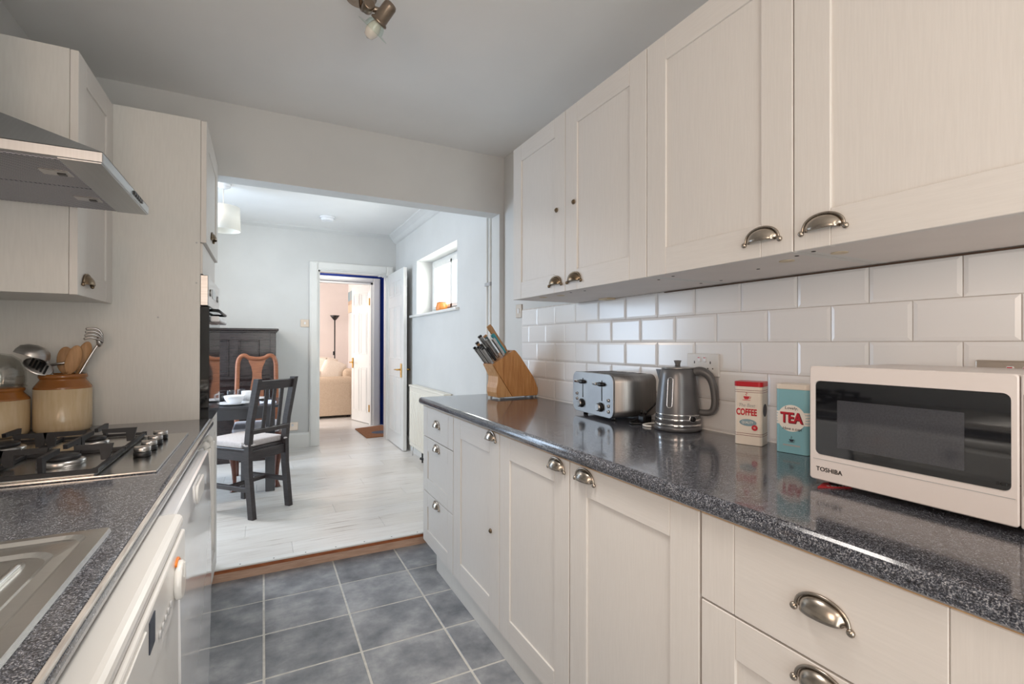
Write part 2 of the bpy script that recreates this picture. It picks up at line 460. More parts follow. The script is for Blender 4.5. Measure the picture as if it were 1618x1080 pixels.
# ================================================================== SETTING
ZF = 0.066            # dining-room floor level
ZC, ZC2 = 2.427, 2.48 # ceilings
YS = 2.831            # step line
YO0, YO1 = 2.85, 2.97 # wall with the wide opening
YB = 5.76             # dining back wall
XR = 1.41             # right wall
# kitchen floor slab with tiles
b = B(); box(b, -0.94, XR+.02, -1.42, YS+0.01, -0.08, -0.0015)
floor = struct('floor', b, M_fgrout)
SX, SY = 0.3389, 0.2959
b = B(); box(b, -(SX-.007)/2, (SX-.007)/2, -(SY-.007)/2, (SY-.007)/2, -0.008, 0.0, 0.0022, 1)
tmpl = None
for i in range(-3, 4):
    for j in range(0, 14):
        cx = 0.0076 + SX*(i+.5); cy = YS - SY*(j+.5)
        if cx + SX/2 < -0.84 or cx - SX/2 > 1.40: continue
        if tmpl is None:
            tmpl = make('tile', b, M_slate, floor, (0, 0, 0)); tmpl.location = Vector((cx, cy, 0)) - W[floor.name]
        else: dup_part(tmpl, floor, Vector((cx, cy, 0)) - W[floor.name], 'tile')
# dining, hall and living-room floor: whitewashed boards
b = B(); box(b, -2.5, 1.52, YS+0.012, 9.6, -0.08, ZF-0.012)
dfloor = struct('dining_floor', b, M_plank)
PWD = 0.192
y = YS + 0.013; row = 0
while y < 9.5:
    y1 = min(y+PWD, 9.55)
    x = -2.45 + (row*0.53) % 1.3 - 1.3
    while x < 1.5:
        xa, xb = max(x, -2.45), min(x+1.3, 1.5)
        if xb - xa > 0.02 and xb > -1.3:
            b = B(); box(b, xa+.0006, xb-.0006, y+.0006, y1-.0006, ZF-0.011, ZF, 0.0007)
            make('plank', b, M_plank, dfloor)
        x += 1.3
    y = y1; row += 1
# step riser
b = B(); box(b, -0.84, 1.40, YS-.001, YS+.011, -0.004, 0.041)
st = struct('trim_1', b, M_riser)
b = B(); box(b, -0.84, 1.40, YS-.004, YS+.011, 0.0412, 0.058, 0.001)
make('timber_strip', b, M_riser2, st)
b = B(); box(b, -0.84, 1.40, YS-.007, YS+.04, 0.0582, 0.0675, 0.0025)
make('nosing_strip', b, M_gloss, st)
b = B()
for k in range(8): cyl(b, (-0.10+k*0.155, YS+.012, 0.0674), (0, 0, 1), 0.0035, 0.0008, 10)
make('screw', b, M_darkhole, st)['kind'] = 'stuff'
# ceilings
b = B(); box(b, -0.94, XR+.26, -1.42, YO0+.01, ZC, ZC+.12)
struct('ceiling', b, M_ceil)
b = B(); box(b, -2.6, XR+.26, YO1-.01, 9.7, ZC2, ZC2+.12)
struct('dining_ceiling', b, M_ceil)
# right wall with the small window
WY0, WY1, WZ0, WZ1 = 3.712, 4.872, 1.497, 2.052
b = B()
box(b, XR, XR+.26, -1.42, WY0, -0.08, ZC2+.1); box(b, XR, XR+.26, WY1, YB+.02, -0.08, ZC2+.1)
box(b, XR, XR+.26, WY0, WY1, -0.08, WZ0); box(b, XR, XR+.26, WY0, WY1, WZ1, ZC2+.1)
wall_r = struct('wall_right', b, M_wall)
# left kitchen wall
b = B(); KY0, KY1, KZ0, KZ1 = -0.75, 0.20, 1.02, 2.02
box(b, -0.94, -0.84, -1.42, KY0, -0.08, ZC+.1); box(b, -0.94, -0.84, KY1, YO0+.01, -0.08, ZC+.1)
box(b, -0.94, -0.84, KY0, KY1, -0.08, KZ0); box(b, -0.94, -0.84, KY0, KY1, KZ1, ZC+.1)
struct('wall_left', b, M_wall)
b = B()
for ya, yb in ((KY0, KY0+.05), (KY1-.05, KY1), (-.30, -.25)): box(b, -.935, -.895, ya, yb, KZ0, KZ1, .003)
box(b, -.935, -.895, KY0+.05, KY1-.05, KZ0, KZ0+.05, .003); box(b, -.935, -.895, KY0+.05, KY1-.05, KZ1-.05, KZ1, .003)
win4 = struct('added_window_4', b, M_gloss)  # unseen window, added to bring light in from the left
b = B(); box(b, -.917, -.913, KY0+.04, KY1-.04, KZ0+.04, KZ1-.04); make('pane', b, M_glass, win4)
# wall behind the camera with a glazed garden door opening
b = B()
box(b, -0.94, -0.22, -1.42, -1.30, -0.08, ZC+.1); box(b, 0.78, XR+.02, -1.42, -1.30, -0.08, ZC+.1); box(b, -0.22, 0.78, -1.42, -1.30, 2.12, ZC+.1)
struct('wall_back', b, M_wall)
# wall with the wide opening (lintel, nibs)
b = B()
box(b, -2.5, -0.27, YO0, YO1, -0.08, ZC2+.1)
box(b, -0.27, XR+.01, YO0, YO1, 2.052, ZC2+.1)
box(b, 1.378, XR+.01, YO0, YO1, -0.08, 2.053)
struct('wall_divider', b, M_wall)
# dining back wall with doorway, side wall
DX0, DX1, DZ = 0.545, 1.292, 2.02
b = B()
box(b, -2.5, DX0, YB, YB+.1, -0.08, ZC2+.1); box(b, DX1, XR+.26, YB, YB+.1, -0.08, ZC2+.1); box(b, DX0, DX1, YB, YB+.1, DZ, ZC2+.1)
struct('wall_far', b, M_wall)
b = B()
box(b, -1.7, -1.6, YO1, 3.95, -0.08, ZC2+.1); box(b, -1.7, -1.6, 5.20, YB, -0.08, ZC2+.1); box(b, -1.7, -1.6, 3.95, 5.20, -0.08, 0.2); box(b, -1.7, -1.6, 3.95, 5.20, 2.35, ZC2+.1)
struct('wall_dining_left', b, M_wall)
# hall: blue walls
b = B()
YH = 6.87
box(b, 1.50, 1.60, YB+.1, YH+.1, -0.08, ZC2+.1)
box(b, 1.36, 1.50, YH, YH+.1, -0.08, ZC2+.1); box(b, -0.5, 0.60, YH, YH+.1, -0.08, ZC2+.1); box(b, 0.60, 1.36, YH, YH+.1, 2.05, ZC2+.1)
box(b, -0.6, -0.5, YB+.1, YH+.1, -0.08, ZC2+.1)
struct('wall_hall', b, M_blue)
# living room walls
b = B()
box(b, 1.42, 1.52, YH+.1, 9.6, -0.08, ZC2+.1); box(b, -2.5, 1.52, 9.45, 9.6, -0.08, ZC2+.1)
box(b, -2.5, -2.4, YH+.1, 7.4, -0.08, ZC2+.1); box(b, -2.5, -2.4, 9.2, 9.5, -0.08, ZC2+.1); box(b, -2.5, -2.4, 7.4, 9.2, -0.08, 0.6); box(b, -2.5, -2.4, 7.4, 9.2, 2.2, ZC2+.1)
box(b, -2.5, -0.5, YH+.101, YH+.15, -0.08, ZC2+.1); box(b, -0.5, 0.58, YH+.101, YH+.11, -0.08, ZC2+.1)
struct('wall_living_room', b, M_wallp)
# coving on the right wall of the dining room
b = B(); prism(b, [(XR, 2.385), (XR, 2.48), (1.318, 2.48), (1.322, 2.468), (1.340, 2.455), (1.365, 2.432), (1.385, 2.405), (1.398, 2.392)], 'y', YO1, YB, 0)
struct('trim_2', b, M_wall)
b = B(); prism(b, [(YB, 2.44), (YB, 2.48), (YB-.05, 2.48), (YB-.04, 2.465), (YB-.012, 2.448)], 'x', -1.6, 1.36, 0)
struct('trim_3', b, M_wall)
# door casing, dining side
def casing(name, x0, x1, z1, y, w, wr, m, side=-1):
    b = B()
    d = 0.018*side; y0, ya = sorted((y, y+d))
    for xa, xb in ((x0-w, x0), (x1, x1+wr)):
        box(b, xa, xb, y0, ya, ZF, z1+w, 0.004)
        box(b, xa+.012, xb-.012, y0-(.006 if side < 0 else 0), ya+(.006 if side > 0 else 0), ZF, z1+w-.012, 0.003)
    box(b, x0, x1, y0, ya, z1, z1+w, 0.004)
    box(b, x0, x1, y0-(.006 if side < 0 else 0), ya+(.006 if side > 0 else 0), z1+.014, z1+w-.012, 0.003)
    return b
b = casing('c', DX0, DX1, DZ, YB, 0.09, 0.085, M_gloss)
box(b, DX0, DX0+.018, YB, YB+.1, ZF, DZ); box(b, DX1-.001, DX1+.01, YB, YB+.1, ZF, DZ); box(b, DX0, DX1, YB, YB+.1, DZ-.016, DZ)
struct('trim_4', b, M_gloss)
b = casing('c', 0.60, 1.36, 2.05, YH, 0.058, 0.10, M_gloss)
box(b, 0.60, 0.615, YH, YH+.1, ZF, 2.05); box(b, 1.335, 1.36, YH, YH+.1, ZF, 2.05); box(b, 0.60, 1.36, YH, YH+.1, 2.02, 2.05)
struct('trim_5', b, M_gloss)
# skirting boards
def skirt_x(name, x0, x1, y, h=.16):
    b = B(); prism(b, [(y, ZF), (y, ZF+h), (y-.008, ZF+h), (y-.016, ZF+h-.02), (y-.016, ZF)], 'x', x0, x1)
    return struct(name, b, M_gloss)
skirt_x('baseboard_far', -1.6, DX0-.09, YB)
b = B(); prism(b, [(XR, ZF), (XR, ZF+.13), (XR-.008, ZF+.13), (XR-.016, ZF+.115), (XR-.016, ZF)], 'y', YO1, YB)
struct('baseboard_right', b, M_gloss)
b = B(); box(b, 1.404, 1.42, YH+.1, 9.45, ZF, ZF+.15, 0.004); box(b, -2.4, 1.404, 9.434, 9.45, ZF, ZF+.15, 0.004)
struct('baseboard_living_room', b, M_gloss)

# ---- window in the right dining wall
b = B()
box(b, 1.575, 1.635, WY0, WY0+.05, WZ0, WZ1, 0.004); box(b, 1.575, 1.635, WY1-.05, WY1, WZ0, WZ1, 0.004)
box(b, 1.575, 1.635, WY0+.05, WY1-.05, WZ0, WZ0+.05, 0.004); box(b, 1.575, 1.635, WY0+.05, WY1-.05, WZ1-.05, WZ1, 0.004)
win = struct('window_1', b, M_gloss)
b = B()
for ya, yb in ((WY0+.05, WY0+.09), (WY1-.10, WY1-.05), (4.25, 4.30)): box(b, 1.565, 1.61, ya, yb, WZ0+.05, WZ1-.05, 0.004)
box(b, 1.565, 1.61, WY0+.09, WY1-.10, WZ0+.05, WZ0+.085, 0.004); box(b, 1.565, 1.61, WY0+.09, WY1-.10, WZ1-.085, WZ1-.05, 0.004)
make('sash', b, M_gloss, win)
b = B(); box(b, 1.585, 1.589, WY0+.06, WY1-.06, WZ0+.06, WZ1-.06)
make('pane', b, M_glass, win)
b = B(); box(b, XR-.035, 1.575, WY0-.05, WY1+.17, WZ0-.022, WZ0, 0.005, 2)
make('sill', b, M_gloss, win)
# ---- big window in the dining left wall (lights the room)
b = B()
for ya, yb in ((3.95, 4.01), (5.14, 5.20), (4.55, 4.60)): box(b, -1.67, -1.62, ya, yb, 0.2, 2.35)
box(b, -1.67, -1.62, 3.95, 5.20, 0.2, 0.26); box(b, -1.67, -1.62, 3.95, 5.20, 2.29, 2.35)
win2 = struct('window_2', b, M_gloss)
b = B(); box(b, -1.647, -1.643, 4.01, 5.14, 0.26, 2.29); make('pane', b, M_glass, win2)
b = B()
for ya, yb in ((7.4, 7.46), (9.14, 9.2)): box(b, -2.47, -2.42, ya, yb, 0.6, 2.2)
box(b, -2.47, -2.42, 7.4, 9.2, 0.6, 0.66); box(b, -2.47, -2.42, 7.4, 9.2, 2.14, 2.2)
win3 = struct('window_3', b, M_gloss)
b = B(); box(b, -2.447, -2.443, 7.46, 9.14, 0.66, 2.14); make('pane', b, M_glass, win3)
# ---- garden door behind the camera
b = B()
for xa, xb in ((-.22, -.14), (.70, .78)): box(b, xa, xb, -1.39, -1.345, 0.0, 2.12)
box(b, -.14, .70, -1.39, -1.345, 2.02, 2.12); box(b, -.14, .70, -1.39, -1.345, 0.0, 0.16)
gd = struct('door_3', b, M_gloss)
b = B(); box(b, -.14, .70, -1.37, -1.366, .16, 2.02); make('pane', b, M_glass, gd)

# ---- six-panel doors
def panel_door(name, length, z0, z1, th=0.038):
    """local: hinge at y=0, leaf runs to -y, faces at x=-th and x=0"""
    b = B()
    box(b, -th, 0, -length, 0, z0, z1, 0.002)
    H = z1-z0
    rows = ((.075, .40), (.495, .80), (.855, .945)) 
    for a0, a1 in rows:
        for c0, c1 in ((.12, .46), (.54, .88)):
            ya, yb = -length*c1, -length*c0; za, zb = z0+H*a0, z0+H*a1
            for side in (-th, 0):
                s = -1 if side < 0 else 1
                # raised moulding ring and fielded centre
                for (w0, w1, hh) in ((0, .012, .004),):
                    x0, x1 = sorted((side, side+s*hh))
                    box(b, x0, x1, ya, yb, za, za+.014, .0015); box(b, x0, x1, ya, yb, zb-.014, zb, .0015)
                    box(b, x0, x1, ya, ya+.014, za+.014, zb-.014, .0015); box(b, x0, x1, yb-.014, yb, za+.014, zb-.014, .0015)
                x0, x1 = sorted((side, side+s*.003))
                box(b, x0, x1, ya+.030, yb-.030, za+.030, zb-.030, .0025)
    return b
def lever(b, x, y, z, s, m=0):
    """lever handle with plate on face at x pointing s in x, lever toward +y"""
    x0, x1 = sorted((x, x+s*.007))
    box(b, x0, x1, y-.02, y+.02, z-.085, z+.065, .003)
    cyl(b, (x+s*.006, y, z), (s, 0, 0), .009, .045, 10)
    tube(b, [(x+s*.045, y, z), (x+s*.05, y+.03, z), (x+s*.047, y+.11, z-.004)], .0075, 8)
d1 = bpy.data.objects.new('door_1', None); COL.objects.link(d1); d1['kind'] = 'structure'; d1.location = (1.350, 5.745, 0); W[d1.name] = Vector((0, 0, 0))
make('leaf', panel_door('d', 0.715, ZF+.008, DZ-.012), M_gloss, d1)
b = B(); lever(b, -.042, -.645, .925, -1); lever(b, .004, -.645, .925, 1); make('handle', b, M_brass, d1)
b = B()
for z in (.3, 1.75): box(b, -.045, -.03, -.004, .012, z, z+.08, .001)
make('hinge', b, M_brass, d1)
b = B(); box(b, -.15, -.02, .002, .03, 1.985, 2.003, .002); box(b, -.10, -.05, -.02, .03, 1.978, 2.0, .002)
make('door_closer', b, M_chrome, d1)
d2 = bpy.data.objects.new('door_2', None); COL.objects.link(d2); d2['kind'] = 'structure'; d2.location = (1.332, YH+.08, 0)
d2.rotation_euler = (0, 0, PI + math.radians(16)); W[d2.name] = Vector((0, 0, 0))
d2leaf = panel_door('d', 0.565, ZF+.008, 2.035)
make('leaf', d2leaf, M_gloss, d2)
b = B(); lever(b, -.042, -.515, .925, -1); lever(b, .004, -.515, .925, 1); make('handle', b, M_brass, d2)
b = B()
for z in (.24, 1.74): box(b, .0, .012, -.004, .012, z, z+.10, .001)
make('hinge', b, M_brass, d2)

# ================================================================== WALL TILES (right kitchen wall)
b = B(); box(b, 1.4035, XR+.001, -1.28, 2.581, 0.86, 1.41)
tb = make('tiling', b, M_grout, wall_r); tb['kind'] = 'structure'
TW, TH = 0.1893, 0.0993
def metro(w, h):
    b = B(); nb = bmesh.new()
    d0, d1, d2 = 0.0, -0.0035, -0.0055
    iv = 0.009
    def ring(yy, zz, xx): return [nb.verts.new((xx, -yy, -zz)), nb.verts.new((xx, yy, -zz)), nb.verts.new((xx, yy, zz)), nb.verts.new((xx, -yy, zz))]
    r0 = ring(w/2, h/2, d0); r1 = ring(w/2, h/2, d1); r2 = ring(w/2-iv, h/2-iv, d2)
    for a, c in ((r0, r1), (r1, r2)):
        for k in range(4): nb.faces.new((a[k], a[(k+1) % 4], c[(k+1) % 4], c[k]))
    nb.faces.new(r2)
    bmesh.ops.recalc_face_normals(nb, faces=nb.faces)
    return merge(b, nb)
tiles = {}
rows_z = [1.307 - 0.0995*k for k in range(-1, 4)]   # lower edge of each course
for ri, zt in enumerate([1.404, 1.307, 1.2075, 1.108, 1.0085]):
    zb = [1.307, 1.2075, 1.108, 1.0085, 0.900][ri]
    if ri == 0: pass
    off = 0.498 if ri % 2 == 0 else 0.498 + TW/2
    k = -9
    while True:
        ya = off + TW*k; yb = ya + TW; k += 1
        if ya > 2.575: break
        yb = min(yb, 2.580)
        w, h = yb-ya-.0025, zt-zb-.0025
        if w < .03: continue
        key = (round(w, 3), round(h, 3))
        c = Vector((1.4035, (ya+yb)/2, (zt+zb)/2))
        if key not in tiles:
            tiles[key] = make('tile', metro(w, h), M_tile, wall_r, (0, 0, 0)); tiles[key].location = c - W[wall_r.name]
        else: dup_part(tiles[key], wall_r, c - W[wall_r.name], 'tile')
# sealant bead
b = B(); prism(b, [(1.397, .8975), (1.4035, .8975), (1.4035, .905)], 'y', -1.2, 2.581); make('sealant', b, M_gloss, wall_r)

# ================================================================== KITCHEN UNITS
def cup_pull_bm(w=0.090, h=0.031, d=0.021):
    """local: back on plane x=0, dome toward -x, long axis y, opening down"""
    b = B(); nb = bmesh.new(); n, m = 18, 8; g = []
    for i in range(n+1):
        u = PI*i/n; rowv = []
        for j in range(m+1):
            v = PI/2*j/m
            # arch in y-z scaled by cos v, bulge by sin v
            rowv.append(nb.verts.new((-d*math.sin(v)*(math.sin(u)**.6), w*.44*math.cos(u)*(1-.16*math.sin(v)), h*math.sin(u)**.8*math.cos(v)*.98)))
        g.append(rowv)
    for i in range(n):
        for j in range(m):
            f = nb.faces.new((g[i][j], g[i+1][j], g[i+1][j+1], g[i][j+1])); f.smooth = True
    bmesh.ops.remove_doubles(nb, verts=nb.verts, dist=1e-5)
    bmesh.ops.recalc_face_normals(nb, faces=nb.faces)
    geo = bmesh.ops.extrude_face_region(nb, geom=list(nb.faces))
    bmesh.ops.translate(nb, verts=[e for e in geo['geom'] if isinstance(e, bmesh.types.BMVert)], vec=(.0018, 0, -.0012))
    merge(b, nb)
    arch = [(-.003, w*.47*math.cos(PI*i/20), h*1.06*math.sin(PI*i/20)**.8) for i in range(21)]
    tube(b, [(-.003, w*.5, -.003)] + arch + [(-.003, -w*.5, -.003)], .0028, 6)
    for s in (-1, 1):
        ellipsoid(b, (-.004, s*w*.5, -.002), .0055, .0065, .0065, 10, 6)
    return b
PULL = {}
def pull(parent, pos, rot=0.0, material=M_nickel, key='n'):
    if key not in PULL:
        h = make('handle', cup_pull_bm(), material, parent, (0, 0, 0)); PULL[key] = h
        h.location = Vector(pos) - W[parent.name]; h.rotation_euler = (0, 0, rot)
        return h
    return dup_part(PULL[key], parent, Vector(pos) - W[parent.name], 'handle', (0, 0, rot))
def shaker(root_o, name, xf, th, y0, y1, z0, z1, stile=.078, sgn=1, rec=.0055, handle=None, plain=False, lock=None, hkey='n', hmat=M_nickel):
    """front whose visible face is at x=xf; sgn=1: body toward +x (faces -x); sgn=-1 faces +x"""
    b = B(); xb = xf + sgn*th
    xa, xc = sorted((xf, xb))
    if plain:
        box(b, xa, xc, y0, y0+stile-.0006, z0, z1, .0015); box(b, xa, xc, y1-stile+.0006, y1, z0, z1, .0015)
        box(b, xa, xc, y0+stile, y1-stile, z0, z1, .0015, mi=1)
    else:
        box(b, xa, xc, y0, y0+stile, z0, z1, .0015); box(b, xa, xc, y1-stile, y1, z0, z1, .0015)
        box(b, xa, xc, y0+stile+.0003, y1-stile-.0003, z0, z0+stile, .0012, mi=1); box(b, xa, xc, y0+stile+.0003, y1-stile-.0003, z1-stile, z1, .0012, mi=1)
    d = make(name, b, [M_cab, M_cabh], root_o)
    if not plain:
        b = B(); pa, pb = sorted((xf+sgn*rec, xb-sgn*.001))
        box(b, pa, pb, y0+stile-.004, y1-stile+.004, z0+stile-.004, z1-stile+.004)
        make('panel', b, M_cab, d)
    if handle is not None:
        hy, hz = handle
        pull(d, (xf - sgn*.0004, hy, hz), 0 if sgn > 0 else PI, hmat, hkey)
    if lock is not None:
        b = B(); ly, lz = lock
        cyl(b, (xf-sgn*.0005, ly, lz), (-sgn, 0, 0), .0095, .006, 14, bev=.0015)
        cyl(b, (xf-sgn*.006, ly, lz), (-sgn, 0, 0), .005, .004, 10, bev=.001)
        make('child_lock_button', b, M_pewter, d)
    return d

# ---- right base units
XF, XC = 0.809, 0.829
ZT, ZBt = 0.852, 0.098
def base_unit(y0, y1, label, loc_y=None):
    r = root('base_cabinet', (1.1, (y0+y1)/2, 0.0), label, 'cabinet', 'base cabinets under the right worktop')
    b = B()
    box(b, XC+.001, 1.395, y0+.001, y0+.018, ZBt, .857); box(b, XC+.001, 1.395, y1-.018, y1-.001, ZBt, .857)
    box(b, XC+.001, 1.395, y0+.018, y1-.018, ZBt, ZBt+.018); box(b, 1.38, 1.395, y0+.018, y1-.018, ZBt+.018, .857)
    box(b, XC+.001, XC+.08, y0+.018, y1-.018, .839, .857)
    make('carcass', b, M_carc, r)
    b = B(); box(b, XF+.0002, XC, y0+.002, y1-.002, .8524, .8588); make('top_edge_strip', b, M_ply, r)
    return r
def foot(r, y0, y1):
    for yy in (y0+.05, y1-.05):
        for xx in (.91, 1.32):
            b = B(); cyl(b, (xx, yy, 0), (0, 0, 1), .018, ZBt, 10); make('leg', b, M_blackpl, r)
yA = [(2.655, 2.176), (2.172, 1.672), (1.668, 1.196), (1.192, .713), (.709, .112)]
u = base_unit(2.174, 2.658, 'narrow three-drawer cream base unit at the far end beside the opening'); foot(u, 2.174, 2.6)
shaker(u, 'drawer', XF, .02, 2.178, 2.655, .687, ZT, handle=(2.42, .765), plain=True, stile=.07)
shaker(u, 'drawer', XF, .02, 2.178, 2.655, .383, .683, handle=(2.42, .64), stile=.075)
shaker(u, 'drawer', XF, .02, 2.178, 2.655, ZBt, .379, handle=(2.42, .345), stile=.075)
u = base_unit(1.670, 2.174, 'cream base cupboard with a child lock button on its door, under the knife block'); foot(u, 1.67, 2.174)
shaker(u, 'door', XF, .02, 1.672, 2.172, ZBt, ZT, handle=(1.745, .82), lock=(1.745, .457), stile=.09)
u = base_unit(1.194, 1.670, 'cream base cupboard under the toaster with its cup pull at the near top corner'); foot(u, 1.194, 1.67)
shaker(u, 'door', XF, .02, 1.196, 1.667, ZBt, ZT, handle=(1.262, .815), stile=.082)
u = base_unit(.711, 1.194, 'cream base cupboard under the kettle and tins, pull at its far top corner'); foot(u, .711, 1.194)
shaker(u, 'door', XF, .02, .715, 1.191, ZBt, ZT, handle=(1.115, .815), stile=.082)
u = base_unit(.222, .711, 'cream drawer cabinet below the microwave with wide cup pulls'); foot(u, .222, .711)
shaker(u, 'drawer', XF, .02, .225, .709, .678, ZT, handle=(.466, .758), plain=True, stile=.078)
shaker(u, 'drawer', XF, .02, .225, .709, .385, .674, handle=(.466, .637), stile=.08)
shaker(u, 'drawer', XF, .02, .225, .709, ZBt, .381, handle=(.466, .34), stile=.08)
u = base_unit(-.30, .222, 'cream base cupboard nearest the camera on the right'); foot(u, -.3, .222)
shaker(u, 'door', XF, .02, -.297, .220, ZBt, ZT, stile=.08)
b = B(); box(b, .823, .838, -.30, 2.46, .001, ZBt-.002)
pl = make('plinth', b, M_carc); tag(pl, 'long cream kickboard below the right base cabinets', 'plinth')
# worktop
def worktop(x_front, x_back, y0, y1, z1, th, sgn):
    """sgn=+1: front edge faces -x"""
    r = th/2; pts = []
    for k in range(9):
        a = PI/2 + PI*k/8
        pts.append((x_front + sgn*r*.75 + sgn*r*.75*math.cos(a), z1-r + r*math.sin(a)))
    pts += [(x_back, z1-th), (x_back, z1)]
    b = B(); prism(b, pts, 'y', y0, y1)
    for f in b.faces:
        if abs(f.normal.y) < .5: f.smooth = False
    return b
o = make('worktop', worktop(.785, 1.4025, -.30, 2.667, .8975, .038, 1), M_gran)
tag(o, 'speckled dark grey worktop along the right wall under the toaster and microwave', 'worktop')
# ---- right wall units
XU = 1.04
ZU0, ZU1 = 1.4045, 2.106
def wall_unit(y0, y1, label):
    r = root('wall_cabinet', (1.2, (y0+y1)/2, ZU0), label, 'cabinet', 'wall cabinets over the right worktop')
    b = B()
    box(b, XU+.021, 1.3965, y0+.0005, y0+.018, ZU0+.001, ZU1); box(b, XU+.021, 1.3965, y1-.018, y1-.0005, ZU0+.001, ZU1)
    box(b, XU+.021, 1.3965, y0+.018, y1-.018, ZU1-.018, ZU1); box(b, 1.388, 1.3965, y0+.018, y1-.018, ZU0+.02, ZU1-.018)
    make('carcass', b, M_carc, r)
    b = B(); box(b, XU+.021, 1.3895, y0+.018, y1-.018, ZU0+.001, ZU0+.019); make('bottom_board', b, M_under, r)
    return r
def fixings(r, pts, caps=()):
    for x, y in pts:
        b = B(); cyl(b, (x, y, ZU0+.0013), (0, 0, -1), .0045, .0012, 10); make('screw', b, M_darkhole, r)
    for x, y in caps:
        b = B(); cyl(b, (x, y, ZU0+.0012), (0, 0, -1), .017, .0016, 20); make('screw_cap', b, M_cap, r)
r = wall_unit(1.118, 2.003, 'cream double wall cabinet at the far end with two child lock buttons')
shaker(r, 'door', XU, .02, 1.568, 2.002, ZU0, ZU1, stile=.076, handle=(1.634, 1.437), lock=(1.625, 1.733), hkey='p', hmat=M_pewter)
shaker(r, 'door', XU, .02, 1.121, 1.565, ZU0, ZU1, stile=.077, handle=(1.503, 1.437), lock=(1.506, 1.735), hkey='p', hmat=M_pewter)
fixings(r, [(1.09, 1.60), (1.10, 1.52), (1.12, 1.15), (1.31, 1.15)], [(1.10, 1.83), (1.12, 1.72)])
b = B(); box(b, 1.35, 1.3965, 1.70, 1.76, ZU0-.006, ZU0+.0005); make('batten_end', b, M_cap, r)
r = wall_unit(.660, 1.116, 'cream single wall cabinet above the kettle and tea tin')
shaker(r, 'door', XU, .02, .662, 1.118, ZU0, ZU1, stile=.077, handle=(.735, 1.441))
fixings(r, [(1.10, 1.07), (1.31, 1.07), (1.10, .69), (1.2, .86)], [(1.146, .744)])
r = wall_unit(.118, .658, 'cream wall cabinet above the microwave nearest the camera')
shaker(r, 'door', XU, .02, .120, .659, ZU0, ZU1, stile=.077, handle=(.596, 1.441))
fixings(r, [(1.08, .64)], [(1.146, .622)])
r = wall_unit(-.40, .116, 'cream wall cabinet beside the camera past the microwave')
shaker(r, 'door', XU, .02, -.398, .117, ZU0, ZU1, stile=.077)
b = B(); box(b, 1.391, 1.4005, -.40, 1.40, ZU0-.004, ZU0-.0008); bt = make('mounting_batten', b, M_dkply); tag(bt, 'thin brown timber batten at the back under the right wall cabinets', 'batten')

# ---- left side: worktop, tall oven housing, wall cabinet
o = make('worktop', worktop(-.176, -.838, -.30, 2.278, .8975, .038, -1), M_gran)
tag(o, 'speckled dark grey worktop along the left wall holding the hob and sink', 'worktop')
b = B(); box(b, -.1815, -.1735, -.30, 2.277, .8935, .8990, .0015); make('edge_highlight_strip', b, M_edge, o)  # pale colour paints the nosing's reflected highlight along with its worn edge
XT = -.203
t = root('oven_housing', (-.5, 2.56, 0), 'tall cream oven housing cabinet with a plain side panel beside the jars', 'cabinet')
b = B()
YT0, YT1 = 2.280, 2.825
box(b, -.838, -.2235, YT0, YT0+.018, 0, 2.092); box(b, -.838, -.2235, YT1-.018, YT1, 0.001, 2.092)
box(b, -.838, -.2235, YT0+.018, YT1-.018, 2.074, 2.092); box(b, -.838, -.82, YT0+.018, YT1-.018, .1, 2.074)
for z in (.10, .855, 1.475): box(b, -.82, -.2235, YT0+.018, YT1-.018, z, z+.018)
make('carcass', b, M_carc, t)
shaker(t, 'door', XT, .02, YT0+.002, YT1, 1.603, 2.09, stile=.085, sgn=-1, handle=(2.50, 1.655), hkey='p2', hmat=M_pewter)
b = B(); box(b, -.2235, XT-.012, YT0+.003, YT1, 1.478, 1.600, .001); make('filler_panel', b, M_cab, t)
shaker(t, 'door', XT, .02, YT0+.002, YT1, .105, .862, stile=.085, sgn=-1)
b = B(); box(b, -.25, -.2235, YT0+.02, YT1, .001, .10); make('plinth', b, M_carc, t)
for x, z in ((-.236, 1.60), (-.236, 1.44), (-.36, 1.30)):
    b = B(); cyl(b, (x, 2.2798, z), (0, -1, 0), .0035, .0012, 8); make('screw', b, M_inkgrey, t)
# built-in oven
ov = root('built_in_oven', (-.4, 2.56, .875), 'built-in oven with black glass door and steel control panel in the tall housing', 'oven')
b = B(); box(b, -.80, -.224, YT0+.02, YT1-.02, .875, 1.472); make('body', b, M_blackpl, ov)
b = B(); box(b, -.2235, -.196, YT0+.004, YT1-.002, 1.352, 1.474, .002); make('control_panel', b, M_steel, ov)
for yy in (2.36, 2.70):
    b = B(); cyl(b, (-.196, yy, 1.41), (1, 0, 0), .016, .006, 18, bev=.002); make('knob', b, M_steel, ov)
b = B(); box(b, -.1965, -.1945, 2.46, 2.60, 1.395, 1.435); make('display', b, M_dkglass, ov)
b = B(); box(b, -.2235, -.192, YT0+.004, YT1-.002, .875, 1.347, .002)
od = make('door', b, M_dkglass, ov)
b = B(); tube(b, [(-.192, 2.33, 1.336), (-.165, 2.335, 1.336), (-.165, 2.77, 1.336), (-.192, 2.775, 1.336)], .006, 8); make('handle', b, M_blackpl, od)
b = B(); box(b, -.1918, -.158, 2.31, 2.74, 1.289, 1.312, .006, 2); make('steam_guard', b, M_china, od)
# left wall cabinet
t = root('wall_cabinet', (-.67, 2.09, 1.348), 'cream wall cabinet between the cooker hood and tall oven housing', 'cabinet')
b = B(); box(b, -.838, -.521, 1.902, 2.279, 1.3485, 2.088); make('carcass', b, M_carc, t)
shaker(t, 'door', -.5, .0205, 1.903, 2.278, 1.347, 2.088, stile=.075, sgn=-1, handle=(1.985, 1.385), hkey='p3', hmat=M_pewter)
